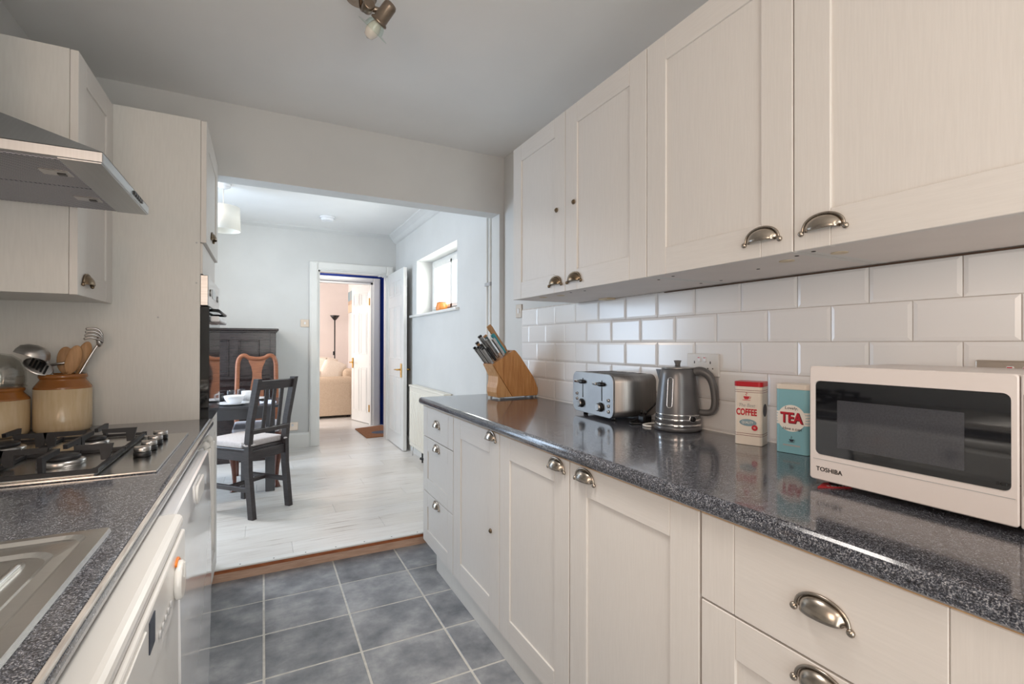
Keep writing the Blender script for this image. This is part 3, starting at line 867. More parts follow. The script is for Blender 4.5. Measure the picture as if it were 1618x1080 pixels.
# narrow base cupboards left, far end
t = root('base_cabinet', (-.5, 2.07, 0), 'white slim base cupboard with two tall white bow handles beside the fridge', 'cabinet')
b = B(); box(b, -.80, -.2235, 1.876, 2.277, .098, .857); make('carcass', b, M_carc, t)
for ya, yb, hy, zlo in ((1.878, 2.07, 2.0, .47), (2.073, 2.275, 2.13, .42)):
    b = B(); box(b, -.2235, -.203, ya, yb, .10, .852, .002)
    dd = make('door', b, M_gloss, t)
    b = B(); tube(b, [(-.203, hy, .838), (-.180, hy, .846), (-.1725, hy, .83), (-.171, hy, .80), (-.171, hy, zlo+.04), (-.174, hy, zlo+.01), (-.203, hy, zlo)], .011, 10, smooth_path=3)
    make('handle', b, M_white_pl, dd)
b = B(); box(b, -.26, -.245, 1.876, 2.277, .001, .097); make('plinth', b, M_carc, t)

# ================================================================== APPLIANCES LEFT
fr = root('undercounter_fridge', (-.45, 1.53, 0), 'glossy white undercounter fridge between the washing machine and slim cupboard', 'fridge')
b = B(); box(b, -.80, -.215, 1.195, 1.870, .01, .856); make('body', b, M_white_pl, fr)
b = B(); prof = []
for k in range(13):
    s = k/12; prof.append((-.158 + .010*math.sin(PI*s)**.7, .035 + .815*s))
prof += [(-.213, .850), (-.213, .035)]
prism(b, prof, 'y', 1.20, 1.866, .004)
for f in b.faces:
    if f.normal.x > .5: f.smooth = True
fd = make('door', b, M_gloss_pl, fr)
b = B(); prism(b, rrect(.16, .05, .022, 5, 1.58, .80), 'x', -.156, -.1495, .002); make('grip', b, M_white_pl, fd)
wm = root('washing_machine', (-.45, .87, 0), 'white washing machine with an orange-marked dial below the sink drainer', 'washing machine')
b = B(); box(b, -.76, -.150, .605, 1.180, .01, .825, .006, 2); make('body', b, M_white_pl, wm)
b = B(); box(b, -.76, -.142, .602, 1.183, .827, .8575, .012, 3); make('lid', b, M_white_pl, wm)
b = B(); box(b, -.1495, -.139, .608, 1.178, .722, .825, .004, 2)
cp = make('control_panel', b, M_white_pl, wm)
b = B(); box(b, -.1395, -.1365, .64, .80, .735, .815, .0015); make('detergent_drawer', b, M_white_pl, cp)
b = B(); box(b, -.1392, -.1375, .825, .862, .768, .812); make('display', b, M_inkdark, cp)
b = B(); cyl(b, (-.1395, 1.065, .768), (1, 0, 0), .034, .012, 28, bev=.003); box(b, -.1275, -.1255, 1.062, 1.068, .772, .798); make('dial', b, M_white_pl, cp)
b = B(); tube(b, [(-.138, 1.065+.037*math.cos(a), .768+.037*math.sin(a)) for a in [PI*(.05+.62*k/10) for k in range(11)]], .0028, 6); make('dial_mark', b, M_orange_pl, cp)
for k in range(5):
    b = B(); cyl(b, (-.139, .90+.024*k, .757), (1, 0, 0), .006, .003, 10); make('indicator_button', b, M_inkgrey, cp)
def ring_x(b, c, r, rr, mi=0, seg=32):
    pts = [(c[0], c[1]+r*math.cos(2*PI*k/seg), c[2]+r*math.sin(2*PI*k/seg)) for k in range(seg+1)]
    tube(b, pts, rr, 10, mi, cap=False)
b = B(); cyl(b, (-.150, .885, .43), (1, 0, 0), .205, .012, 36, bev=.004); wd = make('door', b, M_white_pl, wm)
b = B(); ring_x(b, (-.126, .885, .43), .185, .020); make('chrome_rim', b, M_chrome, wd)
b = B(); lathe(b, [(.172, 0), (.16, -.02), (.10, .02), (0, .035)], 30, (-.128, .885, .43), 0, align((1, 0, 0)), cap=False); make('door_glass', b, M_dkglass, wd)
# sink
sk = root('sink', (-.45, .56, .8975), 'stainless steel inset sink drainer with pressed ridges in the left worktop', 'sink')
def sheet_ring(b, outer, inner, z0, z1):
    nb = bmesh.new()
    a = [nb.verts.new((p[0], p[1], z0)) for p in outer]; c = [nb.verts.new((p[0], p[1], z1)) for p in inner]
    n = len(a)
    for i in range(n): nb.faces.new((a[i], a[(i+1) % n], c[(i+1) % n], c[i])).smooth = False
    bmesh.ops.recalc_face_normals(nb, faces=nb.faces)
    merge(b, nb)
cxs, cys = (-.215-.68)/2, (.99-.05)/2
ws, hs = .465, 1.04
R0 = rrect(ws, hs, .006, 5, cxs, cys); R0b = rrect(ws-.005, hs-.005, .005, 5, cxs, cys)
R1 = rrect(ws-.045, hs-.035, .028, 5, cxs, cys); R2 = rrect(ws-.058, hs-.048, .026, 5, cxs, cys)
R3 = rrect(ws-.085, hs-.105, .04, 5, cxs, cys-.015); R4 = rrect(ws-.10, hs-.12, .036, 5, cxs, cys-.015)
b = B()
sheet_ring(b, R0, R0b, .898, .9045); sheet_ring(b, R0b, R1, .9045, .9050); sheet_ring(b, R1, R2, .9050, .9005); sheet_ring(b, R2, R3, .9005, .9030); sheet_ring(b, R3, R4, .9030, .8986)
nb = bmesh.new(); nb.faces.new([nb.verts.new((p[0], p[1], .8986)) for p in R4]); merge(b, nb)
make('drainer', b, M_steelh, sk)
for k in range(7):
    b = B(); xx = -.290 - .046*k
    tube(b, [(xx, .885, .8985), (xx, .87, .9015), (xx, .35, .9015), (xx, .335, .8985)], .005, 8)
    make('ridge', b, M_steelh, sk)
# hob
hb = root('gas_hob', (-.48, 1.655, .8975), 'stainless steel gas hob with black pan supports on the left worktop', 'hob')
b = B(); box(b, -.735, -.219, 1.384, 1.926, .8978, .9035, .002, 2); box(b, -.73, -.335, 1.395, 1.915, .9035, .9075, .0015)
make('plate', b, M_hobst, hb)
burn = [(-.43, 1.53, .042), (-.43, 1.785, .032), (-.63, 1.53, .032), (-.63, 1.785, .05)]
for x, y, r in burn:
    b = B(); lathe(b, [(r*1.05, 0), (r*1.08, .010), (r*.9, .014)], 24, (x, y, .9075)); bo = make('burner', b, M_steel, hb)
    b = B(); lathe(b, [(r*.82, 0), (r*.86, .006), (r*.8, .009), (0, .010)], 24, (x, y, .9216)); make('burner_cap', b, M_black, bo)
def grate(y0, y1, bb):
    b = B(); zt = .951; x0, x1 = -.735, -.335
    for ya in (y0, y1): bar(b, (x0, ya, .9125), (x1, ya, .9125), .008, .008)
    for xa in (x0, x1): bar(b, (xa, y0, .9125), (xa, y1, .9125), .008, .008)
    bar(b, ((x0+x1)/2, y0, .9125), ((x0+x1)/2, y1, .9125), .008, .008)
    for xa in (x0, x1, (x0+x1)/2):
        for ya in (y0, y1): bar(b, (xa, ya, .9075), (xa, ya, .918), .011, .011)
    for x, y, r in bb:
        xs = ((x0 if x < -.53 else (x0+x1)/2), ((x0+x1)/2 if x < -.53 else x1))
        for xe in xs:
            s = 1 if xe > x else -1
            prism(b, [(xe-s*.004, .912), (xe+s*.004, zt), (x+s*r*.55, zt), (x+s*r*.6, zt-.011), (xe-s*.022, zt-.013), (xe-s*.020, .912)], 'y', y-.0042, y+.0042)
        for ye in (y0, y1):
            s = 1 if ye > y else -1
            prism(b, [(ye-s*.004, .912), (ye+s*.004, zt), (y+s*r*.55, zt), (y+s*r*.6, zt-.011), (ye-s*.022, zt-.013), (ye-s*.020, .912)], 'x', x-.0042, x+.0042)
    return b
make('pan_support', grate(1.402, 1.652, [burn[0], burn[2]]), M_black, hb)
make('pan_support', grate(1.664, 1.908, [burn[1], burn[3]]), M_black, hb)
for k in range(4):
    b = B(); cy = 1.575 + .085*k
    cyl(b, (-.281, cy, .9036), (0, 0, 1), .0195, .012, 22, bev=.002, mi=0)
    kn = make('knob', b, M_blackpl, hb)
    b = B(); cyl(b, (-.281, cy, .9157), (0, 0, 1), .0185, .013, 22, bev=.0025); box(b, -.2985, -.263, cy-.003, cy+.003, .928, .9305, .001); make('knob_cap', b, M_steel, kn)
# cooker hood
hd = root('cooker_hood', (-.58, 1.65, 1.608), 'brushed steel chimney cooker hood on the left wall over the hob', 'cooker hood')
hx, hy0, hy1, hz = -.325, 1.400, 1.897, 1.608
b = B()
box(b, -.838, hx, hy0, hy1, hz+.002, hz+.026, .0015)
nb = bmesh.new()
lo = [nb.verts.new(p) for p in ((-.838, hy0, hz+.026), (hx, hy0, hz+.026), (hx, hy1, hz+.026), (-.838, hy1, hz+.026))]
hi = [nb.verts.new(p) for p in ((-.838, 1.565, hz+.166), (-.645, 1.565, hz+.166), (-.645, 1.735, hz+.166), (-.838, 1.735, hz+.166))]
for i in range(4): nb.faces.new((lo[i], lo[(i+1) % 4], hi[(i+1) % 4], hi[i]))
nb.faces.new(hi); bmesh.ops.recalc_face_normals(nb, faces=nb.faces); merge(b, nb)
make('canopy', b, M_hood, hd)
b = B(); box(b, -.838, -.647, 1.567, 1.733, hz+.166, 2.425); make('chimney', b, M_hood, hd)
for ya, yb in ((hy0+.016, 1.642), (1.649, hy1-.010)):
    b = B(); box(b, -.825, -.405, ya, yb, hz-.0005, hz+.004, .0008); ff = make('grease_filter', b, M_filter, hd)
    b = B(); ym = (ya+yb)/2; box(b, -.468, -.412, ym-.030, ym+.012, hz-.0025, hz+.001, .0008); make('latch_plate', b, M_steel, ff)
    b = B(); box(b, -.438, -.422, ym-.010, ym+.004, hz-.0045, hz-.002); make('latch', b, M_blackpl, ff)
b = B(); box(b, -.404, -.328, hy0+.003, hy1-.003, hz-.0005, hz+.002); make('underside_strip', b, M_hood, hd)
for k in range(5):
    b = B(); box(b, hx-.0005, hx+.005, 1.685+.022*k, 1.702+.022*k, hz+.009, hz+.019, .001); make('button', b, M_blackpl, hd)

# ================================================================== THINGS ON THE LEFT WORKTOP
def jar(loc, r, ztop, label, fat=1.0):
    o = root('stoneware_jar', loc, label, 'jar', 'stoneware jars in the corner')
    z0 = loc[2]; H = ztop - z0
    b = B()
    zs = z0 + H*.745
    lathe(b, [(0, z0), (r*.90, z0), (r*.985, z0+.008), (r, z0+.02), (r, zs), (r*.72, zs), (r*.72, z0+.03), (0, z0+.03)], 36, (loc[0], loc[1], 0), cap=False); make('body', b, M_jarb, o)
    b = B()
    lathe(b, [(r*1.0, zs), (r*1.005, zs+H*.018), (r*.975, zs+H*.045), (r*.80, zs+H*.145), (r*.785, zs+H*.165), (r*.83, zs+H*.185), (r*.85, zs+H*.212), (r*.82, zs+H*.245), (r*.76, zs+H*.255), (r*.72, zs+H*.24), (r*.70, zs+H*.15), (r*.70, zs+.002)], 36, (loc[0], loc[1], 0), cap=False)
    make('glazed_shoulder', b, M_jart, o)
    return o
J1 = (-.612, 2.192, .898)
jar(J1, .0765, 1.095, 'buff and brown stoneware jar crowded with cooking utensils')
jar((-.760, 2.150, .898), .074, 1.055, 'buff and brown stoneware jar with a milky glass bowl on top')
b = B()
lathe(b, [(.060, 1.056), (.066, 1.075), (.064, 1.11), (.052, 1.145), (.03, 1.163), (0, 1.168)], 28, (-.760, 2.150, 0), cap=False)
lathe(b, [(.056, 1.0565), (.061, 1.075), (.059, 1.108), (.048, 1.141), (.028, 1.158), (0, 1.163)], 28, (-.760, 2.150, 0), cap=False)
lathe(b, [(.066, 1.056), (.068, 1.059), (.064, 1.062), (.058, 1.060)], 28, (-.760, 2.150, 0), cap=False)
tag(make('glass_bowl', b, M_frost), 'milky glass bowl upturned on the second stoneware jar', 'bowl')
jz = 1.01
def shaft(b, p, q, w, t): bar(b, p, q, w, t, bev=.0005)
# ladle
b = B(); tube(b, [(-.628, 2.195, .96), (-.640, 2.185, 1.09), (-.650, 2.172, 1.15), (-.655, 2.165, 1.165)], .004, 8)
tilt = Matrix.Rotation(math.radians(20), 4, 'Y') @ Matrix.Rotation(math.radians(-8), 4, 'X')
for rr in (1.0, .95):
    lathe(b, [(.046*rr, -.004), (.045*rr, .008), (.038*rr, .024), (.022*rr, .034), (0, .038*rr)], 24, (-.680, 2.150, 1.158), 0, tilt, cap=False)
tag(make('ladle', b, M_steel), 'steel soup ladle hanging bowl down out of the utensil jar', 'ladle')
# slotted spoon
b = B(); tube(b, [(-.60, 2.20, .965), (-.632, 2.175, 1.085), (-.640, 2.165, 1.105)], .0035, 8)
sm = Matrix.Translation((-.664, 2.150, 1.121)) @ Matrix.Rotation(math.radians(36), 4, 'Y') @ Matrix.Rotation(math.radians(42), 4, 'X')
nb = bmesh.new(); bmesh.ops.create_uvsphere(nb, u_segments=18, v_segments=10, radius=1); 
for f in nb.faces: f.smooth = True
merge(b, nb, 0, sm @ Matrix.Diagonal((.042, .031, .005, 1)))
so = make('slotted_spoon', b, M_steel); tag(so, 'steel slotted spoon under the ladle in the utensil jar', 'spoon')
for k in range(5):
    b = B(); box(b, -.003, .003, -.018, .018, -.0055, .0055)
    nb = b; nb.transform(sm @ Matrix.Translation((-.022+.011*k, 0, 0)) @ Matrix.Rotation(.35, 4, 'Z')); make('slot', nb, M_blackpl, so)
def wooden_spoon(name, base, top, w, label, flat=.006, edge=False):
    base = Vector(base); top = Vector(top); d = (top-base).normalized(); ln = (top-base).length
    b = B(); tube(b, [base, base+d*ln*.62], .0055, 10)
    u = Vector((1, 0.25, 0)); u = (u - d*u.dot(d)).normalized(); n = d.cross(u)
    nb = bmesh.new(); bmesh.ops.create_uvsphere(nb, u_segments=20, v_segments=12, radius=1)
    for f in nb.faces: f.smooth = True
    c = base + d*(ln*.80)
    m = Matrix(((u.x*w, n.x*flat, d.x*ln*.21, c.x), (u.y*w, n.y*flat, d.y*ln*.21, c.y), (u.z*w, n.z*flat, d.z*ln*.21, c.z), (0, 0, 0, 1)))
    merge(b, nb, 0, m)
    return tag(make(name, b, M_spoon), label, 'spoon')
wooden_spoon('wooden_spoon', (-.612, 2.215, .955), (-.618, 2.235, 1.185), .024, 'wooden spoon upright behind the ladle in the utensil jar')
wooden_spoon('wooden_spoon', (-.625, 2.17, .955), (-.570, 2.175, 1.190), .021, 'front wooden spoon leaning toward the oven housing in the jar')
wooden_spoon('wooden_spoon', (-.615, 2.20, .955), (-.552, 2.215, 1.203), .020, 'dark wooden spoon behind the front one in the jar')
# spaghetti server
b = B(); tube(b, [(-.62, 2.18, .96), (-.572, 2.20, 1.09), (-.535, 2.212, 1.175), (-.522, 2.215, 1.20), (-.522, 2.212, 1.225)], .004, 8, smooth_path=3)
for k in range(4):
    tube(b, [(-.522, 2.212, 1.195), (-.512+.001*k, 2.214-.004*k, 1.222-.006*k), (-.520, 2.210-.006*k, 1.246-.011*k), (-.538, 2.206-.007*k, 1.253-.011*k), (-.556, 2.204-.007*k, 1.250-.012*k)], .0036, 6, smooth_path=4)
nb = bmesh.new(); bmesh.ops.create_uvsphere(nb, u_segments=14, v_segments=8, radius=1)
for f in nb.faces: f.smooth = True
merge(b, nb, 0, Matrix.Translation((-.519, 2.209, 1.208)) @ Matrix.Diagonal((.010, .012, .022, 1)))
tag(make('spaghetti_server', b, M_steel), 'steel spaghetti server with curled prongs rising tallest from the jar', 'server')
# masher handle bar crossing
b = B(); tube(b, [(-.66, 2.19, 1.122), (-.56, 2.222, 1.142)], .0045, 8); tube(b, [(-.60, 2.21, .96), (-.605, 2.208, 1.134)], .004, 8)
tag(make('potato_masher', b, M_steel), 'steel masher whose bar crosses between the wooden spoons in the jar', 'masher')

# ================================================================== THINGS ON THE RIGHT WORKTOP
ZW = .8976
# knife block
kb = root('knife_block', (1.27, 2.43, ZW), 'slanted bamboo knife block full of knives on the far end of the right worktop', 'knife block', local=True, rz=0.07)
def kx(x, z): return ((x)*.978 - 1.27, 1.2 + (z-1.2)*.985 - ZW)
h0 = .004
slant = [kx(1.124, 1.087), kx(1.262, 1.166), kx(1.275, 1.160), kx(1.305, 1.127), kx(1.393, 1.011), kx(1.424, .945), kx(1.425, .925), kx(1.420, .9035), kx(1.252, .9035)]
b = B(); prism(b, slant, 'y', -.058, .058, .0015)
make('slanted_body', b, M_bamb, kb)
foot_p = [kx(1.122, 1.0865), kx(1.14, 1.055), kx(1.158, 1.02), kx(1.156, .985), kx(1.149, .955), kx(1.149, .93), kx(1.156, .9035), kx(1.250, .9035)]
b = B(); prism(b, foot_p, 'y', -.0565, .0565, .0012); make('curved_foot', b, M_bamb2, kb)
for xx, yy in ((-.125, -.045), (-.125, .045), (.105, -.045), (.105, .045)):
    b = B(); cyl(b, (xx, yy, .0002), (0, 0, 1), .006, .0072, 10); make('rubber_foot', b, M_wcable, kb)
ta = Vector((kx(1.124, 1.087)[0], 0, kx(1.124, 1.087)[1])); tb2 = Vector((kx(1.262, 1.166)[0], 0, kx(1.262, 1.166)[1]))
td = (tb2-ta); tn = Vector((-td.z, 0, td.x)).normalized(); kd = (tn + Vector((-.18, 0, 0))).normalized()
for s, yv, lw in ((.82, .028, .03), (.9, -.02, .02)):
    b = B(); c = ta + td*s + tn*.0006; bar(b, c + Vector((0, yv-lw/2, 0)), c + Vector((0, yv+lw/2, 0)), .004, .001, up=tn); make('slot', b, M_darkhole, kb)
KB_M = Matrix.Translation((1.27, 2.43, ZW)) @ Matrix.Rotation(0.07, 4, 'Z')
def knife(s, yv, ln, w, t, mh, label, cat='knife', butt=None, into=.04):
    p = ta + td*s + Vector((0, yv, 0)) + tn*.002
    b = B()
    side = kd.cross(Vector((0, 1, 0))).normalized()
    # blade root just above the slot, bolster and shaped handle, built on the block axes then moved to world
    bar(b, p, p+kd*.012, t*.5, w*.8, up=side)
    q0 = p+kd*.012
    nb = bmesh.new(); rings = []
    for f, ww in ((0, .85), (.08, 1.0), (.3, .86), (.6, .92), (.88, 1.08), (1, .9)):
        c = q0 + kd*(ln*f); rings.append([nb.verts.new(c + side*(a*w/2*ww) + Vector((0, e*t/2, 0))) for a, e in ((1, .6), (.6, 1), (-.6, 1), (-1, .6), (-1, -.6), (-.6, -1), (.6, -1), (1, -.6))])
    for a, c in zip(rings, rings[1:]):
        for k in range(8): nb.faces.new((a[k], a[(k+1) % 8], c[(k+1) % 8], c[k]))
    nb.faces.new(rings[0]); nb.faces.new(rings[-1][::-1]); bmesh.ops.recalc_face_normals(nb, faces=nb.faces)
    merge(b, nb)
    b.transform(KB_M)
    o = make('knife' if cat == 'knife' else cat.replace(' ', '_'), b, mh)
    tag(o, label, cat, 'knives in the bamboo block' if cat == 'knife' else None)
    if butt is not None:
        b = B(); bar(b, q0+kd*ln, q0+kd*(ln+.010), t*.9, w*1.0, up=side); b.transform(KB_M); make('end_cap', b, butt, o)
    return o
for k, nm in enumerate(('first', 'second', 'third', 'fourth', 'fifth')): knife(.05+.012*(k % 2), -.046+.0225*k, .085+.004*(k % 3), .014, .011, M_steel, nm + ' slim steel steak knife from the camera side in the lowest row', butt=M_blackpl)
knife(.24, .044, .105, .018, .015, M_spoon, 'brown wooden-handled knife in the second row at the far side of the block', butt=M_blackpl)
knife(.24, .014, .10, .018, .015, M_blackpl, 'black-handled knife in the middle of the second row of the block')
knife(.26, -.026, .075, .017, .014, M_blackpl, 'short black-handled knife on the camera side of the second row')
knife(.44, .034, .13, .02, .016, M_steel, 'large steel-handled knife in the third row at the far side of the block', butt=M_blackpl)
knife(.46, -.006, .11, .02, .016, M_steel, 'steel-handled knife in the centre of the third row of the block')
knife(.62, .036, .115, .02, .016, M_steel, 'steel-handled carving knife behind the teal one at the far side of the block', butt=M_spoon)
knife(.60, -.040, .105, .02, .016, M_steel, 'steel-handled knife just in front of the teal knife on the camera side')
knife(.74, -.018, .12, .022, .016, M_teal, 'knife with a teal blue handle near the top of the block')
knife(.86, .0, .17, .030, .008, M_spoon, 'flat wooden spatula handle rising tallest from the knife block', 'spatula')

# toaster
TZ = ZW
to = root('toaster', (1.318, 1.615, TZ), 'four-slice brushed steel toaster with two levers beside the kettle', 'toaster', local=True, rz=-0.10)
tw, td_, thh = .315, .205, .168     # along y, along x, height
b = B(); prism(b, [(p[0], p[1]+.014+thh/2) for p in rrect(tw, thh, .032, 7)], 'x', -td_/2+.004, td_/2-.004)
for f in b.faces:
    if abs(f.normal.x) < .5: f.smooth = True
make('body', b, M_toast, to)
b = B(); prism(b, [(p[0], p[1]+.014+thh/2) for p in rrect(tw+.003, thh+.003, .033, 7)], 'x', -td_/2-.004, -td_/2+.004, .0012)
fp = make('front_panel', b, M_toast, to)
b = B(); prism(b, [(p[0], p[1]+.014+thh/2) for p in rrect(tw+.003, thh+.003, .033, 7)], 'x', td_/2-.004, td_/2+.004, .0012)
make('back_panel', b, M_steel, to)
for k in range(4):
    yy = -.098+.065*k
    b = B(); box(b, -.075, .082, yy-.014, yy+.014, .014+thh-.0006, .014+thh+.0006); make('bread_slot', b, M_darkhole, to)
xf = -td_/2-.0045
for yy in (.072, -.078):
    b = B(); box(b, xf-.0006, xf+.0005, yy-.0022, yy+.0022, .075, .157); lv = make('lever_track', b, M_darkhole, fp)
    b = B(); ellipsoid(b, (xf-.007, yy, .142), .010, .026, .009, 14, 8); make('lever', b, M_blackpl, lv)
    b = B(); box(b, xf-.022, xf-.008, yy+.012, yy+.04, .137, .149, .003); make('lever_tip', b, M_chrome, lv)
    b = B(); cyl(b, (xf, yy+.008, .050), (-1, 0, 0), .019, .007, 22, bev=.002); kk = make('dial_ring', b, M_blackpl, fp)
    b = B(); cyl(b, (xf-.007, yy+.008, .050), (-1, 0, 0), .0155, .012, 22, bev=.003); make('dial', b, M_steel, kk)
    side = 1 if yy > 0 else -1
    for z in ((.066, .088) if side > 0 else (.038, .060, .082)):
        b = B(); cyl(b, (xf, yy+side*.048, z), (-1, 0, 0), .0068, .005, 14, bev=.0015); make('button', b, M_chrome, fp)
for xx in (-.07, .07):
    for yy in (-.11, .11):
        b = B(); cyl(b, (xx, yy, .0002), (0, 0, 1), .010, .0145, 12); make('foot', b, M_blackpl, to)
# cables behind toaster / kettle
b = B()
tube(b, [(1.3875, 1.247, 1.10), (1.3905, 1.275, 1.085), (1.392, 1.37, 1.03), (1.390, 1.415, .99), (1.36, 1.440, .945), (1.30, 1.438, .912), (1.25, 1.432, .9022), (1.235, 1.405, .9022), (1.26, 1.385, .9022)], .0035, 8, smooth_path=5)
tag(make('toaster_cable', b, M_cable), 'black mains cable looping down between toaster and kettle', 'cable')
b = B(); box(b, 1.285, 1.325, 1.395, 1.432, .8978, .930, .006, 2)
for s in (-1, 0, 1): cyl(b, (1.300+.01*(s == 0), 1.414+.011*s, .930), (0, 0, 1), .0035, .016, 8)
tag(make('plug', b, M_blackpl), 'loose black three-pin plug lying between toaster and kettle', 'plug')
# kettle
KC = Vector((1.312, 1.255, ZW))
ke = root('kettle', KC, 'grey and chrome electric kettle in front of the white double socket', 'kettle', local=True)
hd_ = Vector((.50, -.866, 0)); 
b = B(); lathe(b, [(.074, .0004), (.080, .004), (.081, .012), (.079, .018)], 36); make('power_base', b, M_kettle, ke)
b = B(); lathe(b, [(.0785, .0185), (.0795, .020), (.0795, .026), (.078, .0275)], 36); lathe(b, [(.0765, .038), (.0775, .0395), (.0775, .044), (.0765, .0455)], 36); lathe(b, [(.0758, .056), (.0765, .057), (.0765, .060), (.0755, .061)], 36)
make('chrome_bands', b, M_chrome, ke)
b = B(); lathe(b, [(.072, .022), (.0772, .030), (.0755, .060), (.0735, .09), (.067, .150), (.0605, .195), (.0565, .213), (.052, .217)], 40)
prism_sp = bmesh.new()
# spout
sd = -hd_; pn = Vector((-sd.y, sd.x, 0))
v1 = [prism_sp.verts.new(sd*.0575 + pn*s*.020 + Vector((0, 0, .165))) for s in (-1, 1)]
tip = prism_sp.verts.new(sd*.077 + Vector((0, 0, .212))); v2 = [prism_sp.verts.new(sd*.050 + pn*s*.020 + Vector((0, 0, .212))) for s in (-1, 1)]
lowt = prism_sp.verts.new(sd*.064 + Vector((0, 0, .165)))
prism_sp.faces.new((v1[0], lowt, tip, v2[0])); prism_sp.faces.new((lowt, v1[1], v2[1], tip)); prism_sp.faces.new((v2[0], tip, v2[1]))
merge(b, prism_sp)
make('body', b, M_kettle, ke)
b = B(); lathe(b, [(.0545, .2165), (.0555, .219), (.052, .2215), (.030, .224), (0, .2245)], 36); ld = make('lid', b, M_steel, ke)
b = B(); lathe(b, [(.010, .2245), (.0085, .230), (.011, .238), (.0135, .2445), (0, .2455)], 20); make('lid_knob', b, M_kettle_h, ld)
b = B(); tube(b, [hd_*.056+Vector((0, 0, .206)), hd_*.080+Vector((0, 0, .209)), hd_*.104+Vector((0, 0, .195)), hd_*.118+Vector((0, 0, .165)), hd_*.124+Vector((0, 0, .12)), hd_*.122+Vector((0, 0, .085)), hd_*.108+Vector((0, 0, .068)), hd_*.074+Vector((0, 0, .066))], .012, 12, radii=[.015, .015, .0145, .013, .012, .012, .011, .011], smooth_path=4)
make('handle', b, M_kettle_h, ke)
vd = Vector((-.66, -.75, 0)); vp = Vector((-vd.y, vd.x, 0))
wv = (vd*math.cos(.42) + sd*math.sin(.42)).normalized(); wp = Vector((-wv.y, wv.x, 0))
def on_kettle(u, z):
    rad = .0755 + (.0605-.0755)*(z-.06)/(.195-.06)
    a = u/rad
    return (wv*math.cos(a) + wp*math.sin(a))*(rad+.0008) + Vector((0, 0, z))
b = B(); ro = rrect(.018, .104, .0089, 6); pts = [on_kettle(p[0], p[1]+.135) for p in ro]
tube(b, pts+[pts[0]], .0016, 6, cap=False); make('gauge_frame', b, M_chrome, ke)
b = B(); nb = bmesh.new(); nb.faces.new([nb.verts.new(p*1.0) for p in pts]); merge(b, nb); make('water_gauge', b, M_frost, ke)
b = B(); sw = (vd*math.cos(-.75) + sd*math.sin(-.75)).normalized(); cyl(b, sw*.074+Vector((0, 0, .047)), sw, .014, .005, 18, bev=.0015); sp_ = make('switch_surround', b, M_chrome, ke)
b = B(); cyl(b, sw*.079+Vector((0, 0, .047)), sw, .009, .006, 16, bev=.002); make('switch', b, M_blackpl, sp_)
b = B(); tube(b, [(1.255, 1.325, .9015), (1.245, 1.345, .9015), (1.26, 1.37, .9015), (1.31, 1.375, .9015), (1.365, 1.345, .9015), (1.385, 1.322, .9015)], .0038, 8, smooth_path=5)
tag(make('kettle_cable', b, M_wcable), 'white flex curled around the base of the grey kettle', 'cable')

# tins
def rbox(b, w, d, z0, z1, r, mi=0, bev=.001):
    prism(b, rrect(d, w, r, 4), 'z', z0, z1, bev, mi)
def tin(name, loc, rz, w, d, h, lidm, bodym, label):
    o = root(name, loc, label, 'tin', 'storage tins beside the microwave', local=True, rz=rz)
    b = B(); rbox(b, w, d, .0004, h-.014, .010); bo = make('body', b, bodym, o)
    b = B(); rbox(b, w+.003, d+.003, h-.0145, h, .011); li = make('lid', b, lidm, o)
    return o, bo, li
def flat(b, pts, x): 
    nb = bmesh.new(); nb.faces.new([nb.verts.new((x, -p[0], p[1])) for p in pts]); merge(b, nb)
def disc(r, cx, cz, n=24, ry=None): return [(cx+r*math.cos(2*PI*k/n), cz+(ry or r)*math.sin(2*PI*k/n)) for k in range(n)]
def sticker(name, pts, x, m, parent):
    b = B(); prism(b, [(-p[0], p[1]) for p in pts], 'x', x-.0003, x+.0003); return make(name, b, m, parent)
co, cb, cl = tin('coffee_tin', (1.326, .974, ZW), .36, .078, .066, .190, M_red, M_tincream, 'cream coffee tin with a red lid standing next to the kettle')
xf = -.0333
for z in (.164, .158, .034, .028):
    b = B(); prism(b, rrect(.0664, .0784, .0102, 4), 'z', z, z+.0012); make('pinstripe', b, M_inkdkred, cb)
text('lettering', 'COFFEE', M_inkred, cb, facing_minus_x((xf-.0003, .004, .098)), .027, sx=.62, bold=.0009)
text('lettering', 'The Best', M_inkgrey, cb, facing_minus_x((xf-.0003, .004, .119)), .015, sx=.85, shear=.25)
sticker('badge', disc(.024, 0, .0675, 24, .0105), xf, M_inkblue, cb)
text('lettering', 'QUALITY', M_inkwhite, cb, facing_minus_x((xf-.0009, .001, .0675)), .0105, sx=.75)
sticker('seal', disc(.0085, .019, .0535), xf-.0008, M_inkred, cb)
text('lettering', '1lb', M_inkwhite, cb, facing_minus_x((xf-.0016, -.019, .0535)), .007, sx=.8)
def cup_icon(parent, cy, cz, s, m, x):
    b = B()
    prism(b, [(cy+s*p[0], cz+s*p[1]) for p in ((-1, .5), (1, .5), (.85, -.1), (.5, -.55), (-.5, -.55), (-.85, -.1))], 'x', x-.0003, x+.0003)
    prism(b, [(cy+s*p[0], cz+s*p[1]) for p in ((-1.5, -.75), (1.5, -.75), (1.1, -.95), (-1.1, -.95))], 'x', x-.0003, x+.0003)
    tube(b, [(x, cy-s*.9, cz+s*.35), (x, cy-s*1.45, cz+s*.3), (x, cy-s*1.35, cz-s*.15), (x, cy-s*.75, cz-s*.2)], s*.09, 5)
    tube(b, [(x, cy-s*.1, cz+s*.75), (x, cy+s*.3, cz+s*1.1), (x, cy-s*.2, cz+s*1.5), (x, cy+s*.25, cz+s*1.9)], s*.09, 5, smooth_path=3)
    return make('cup_emblem', b, m, parent)
cup_icon(cb, .004, .142, .0085, M_inkred, xf)
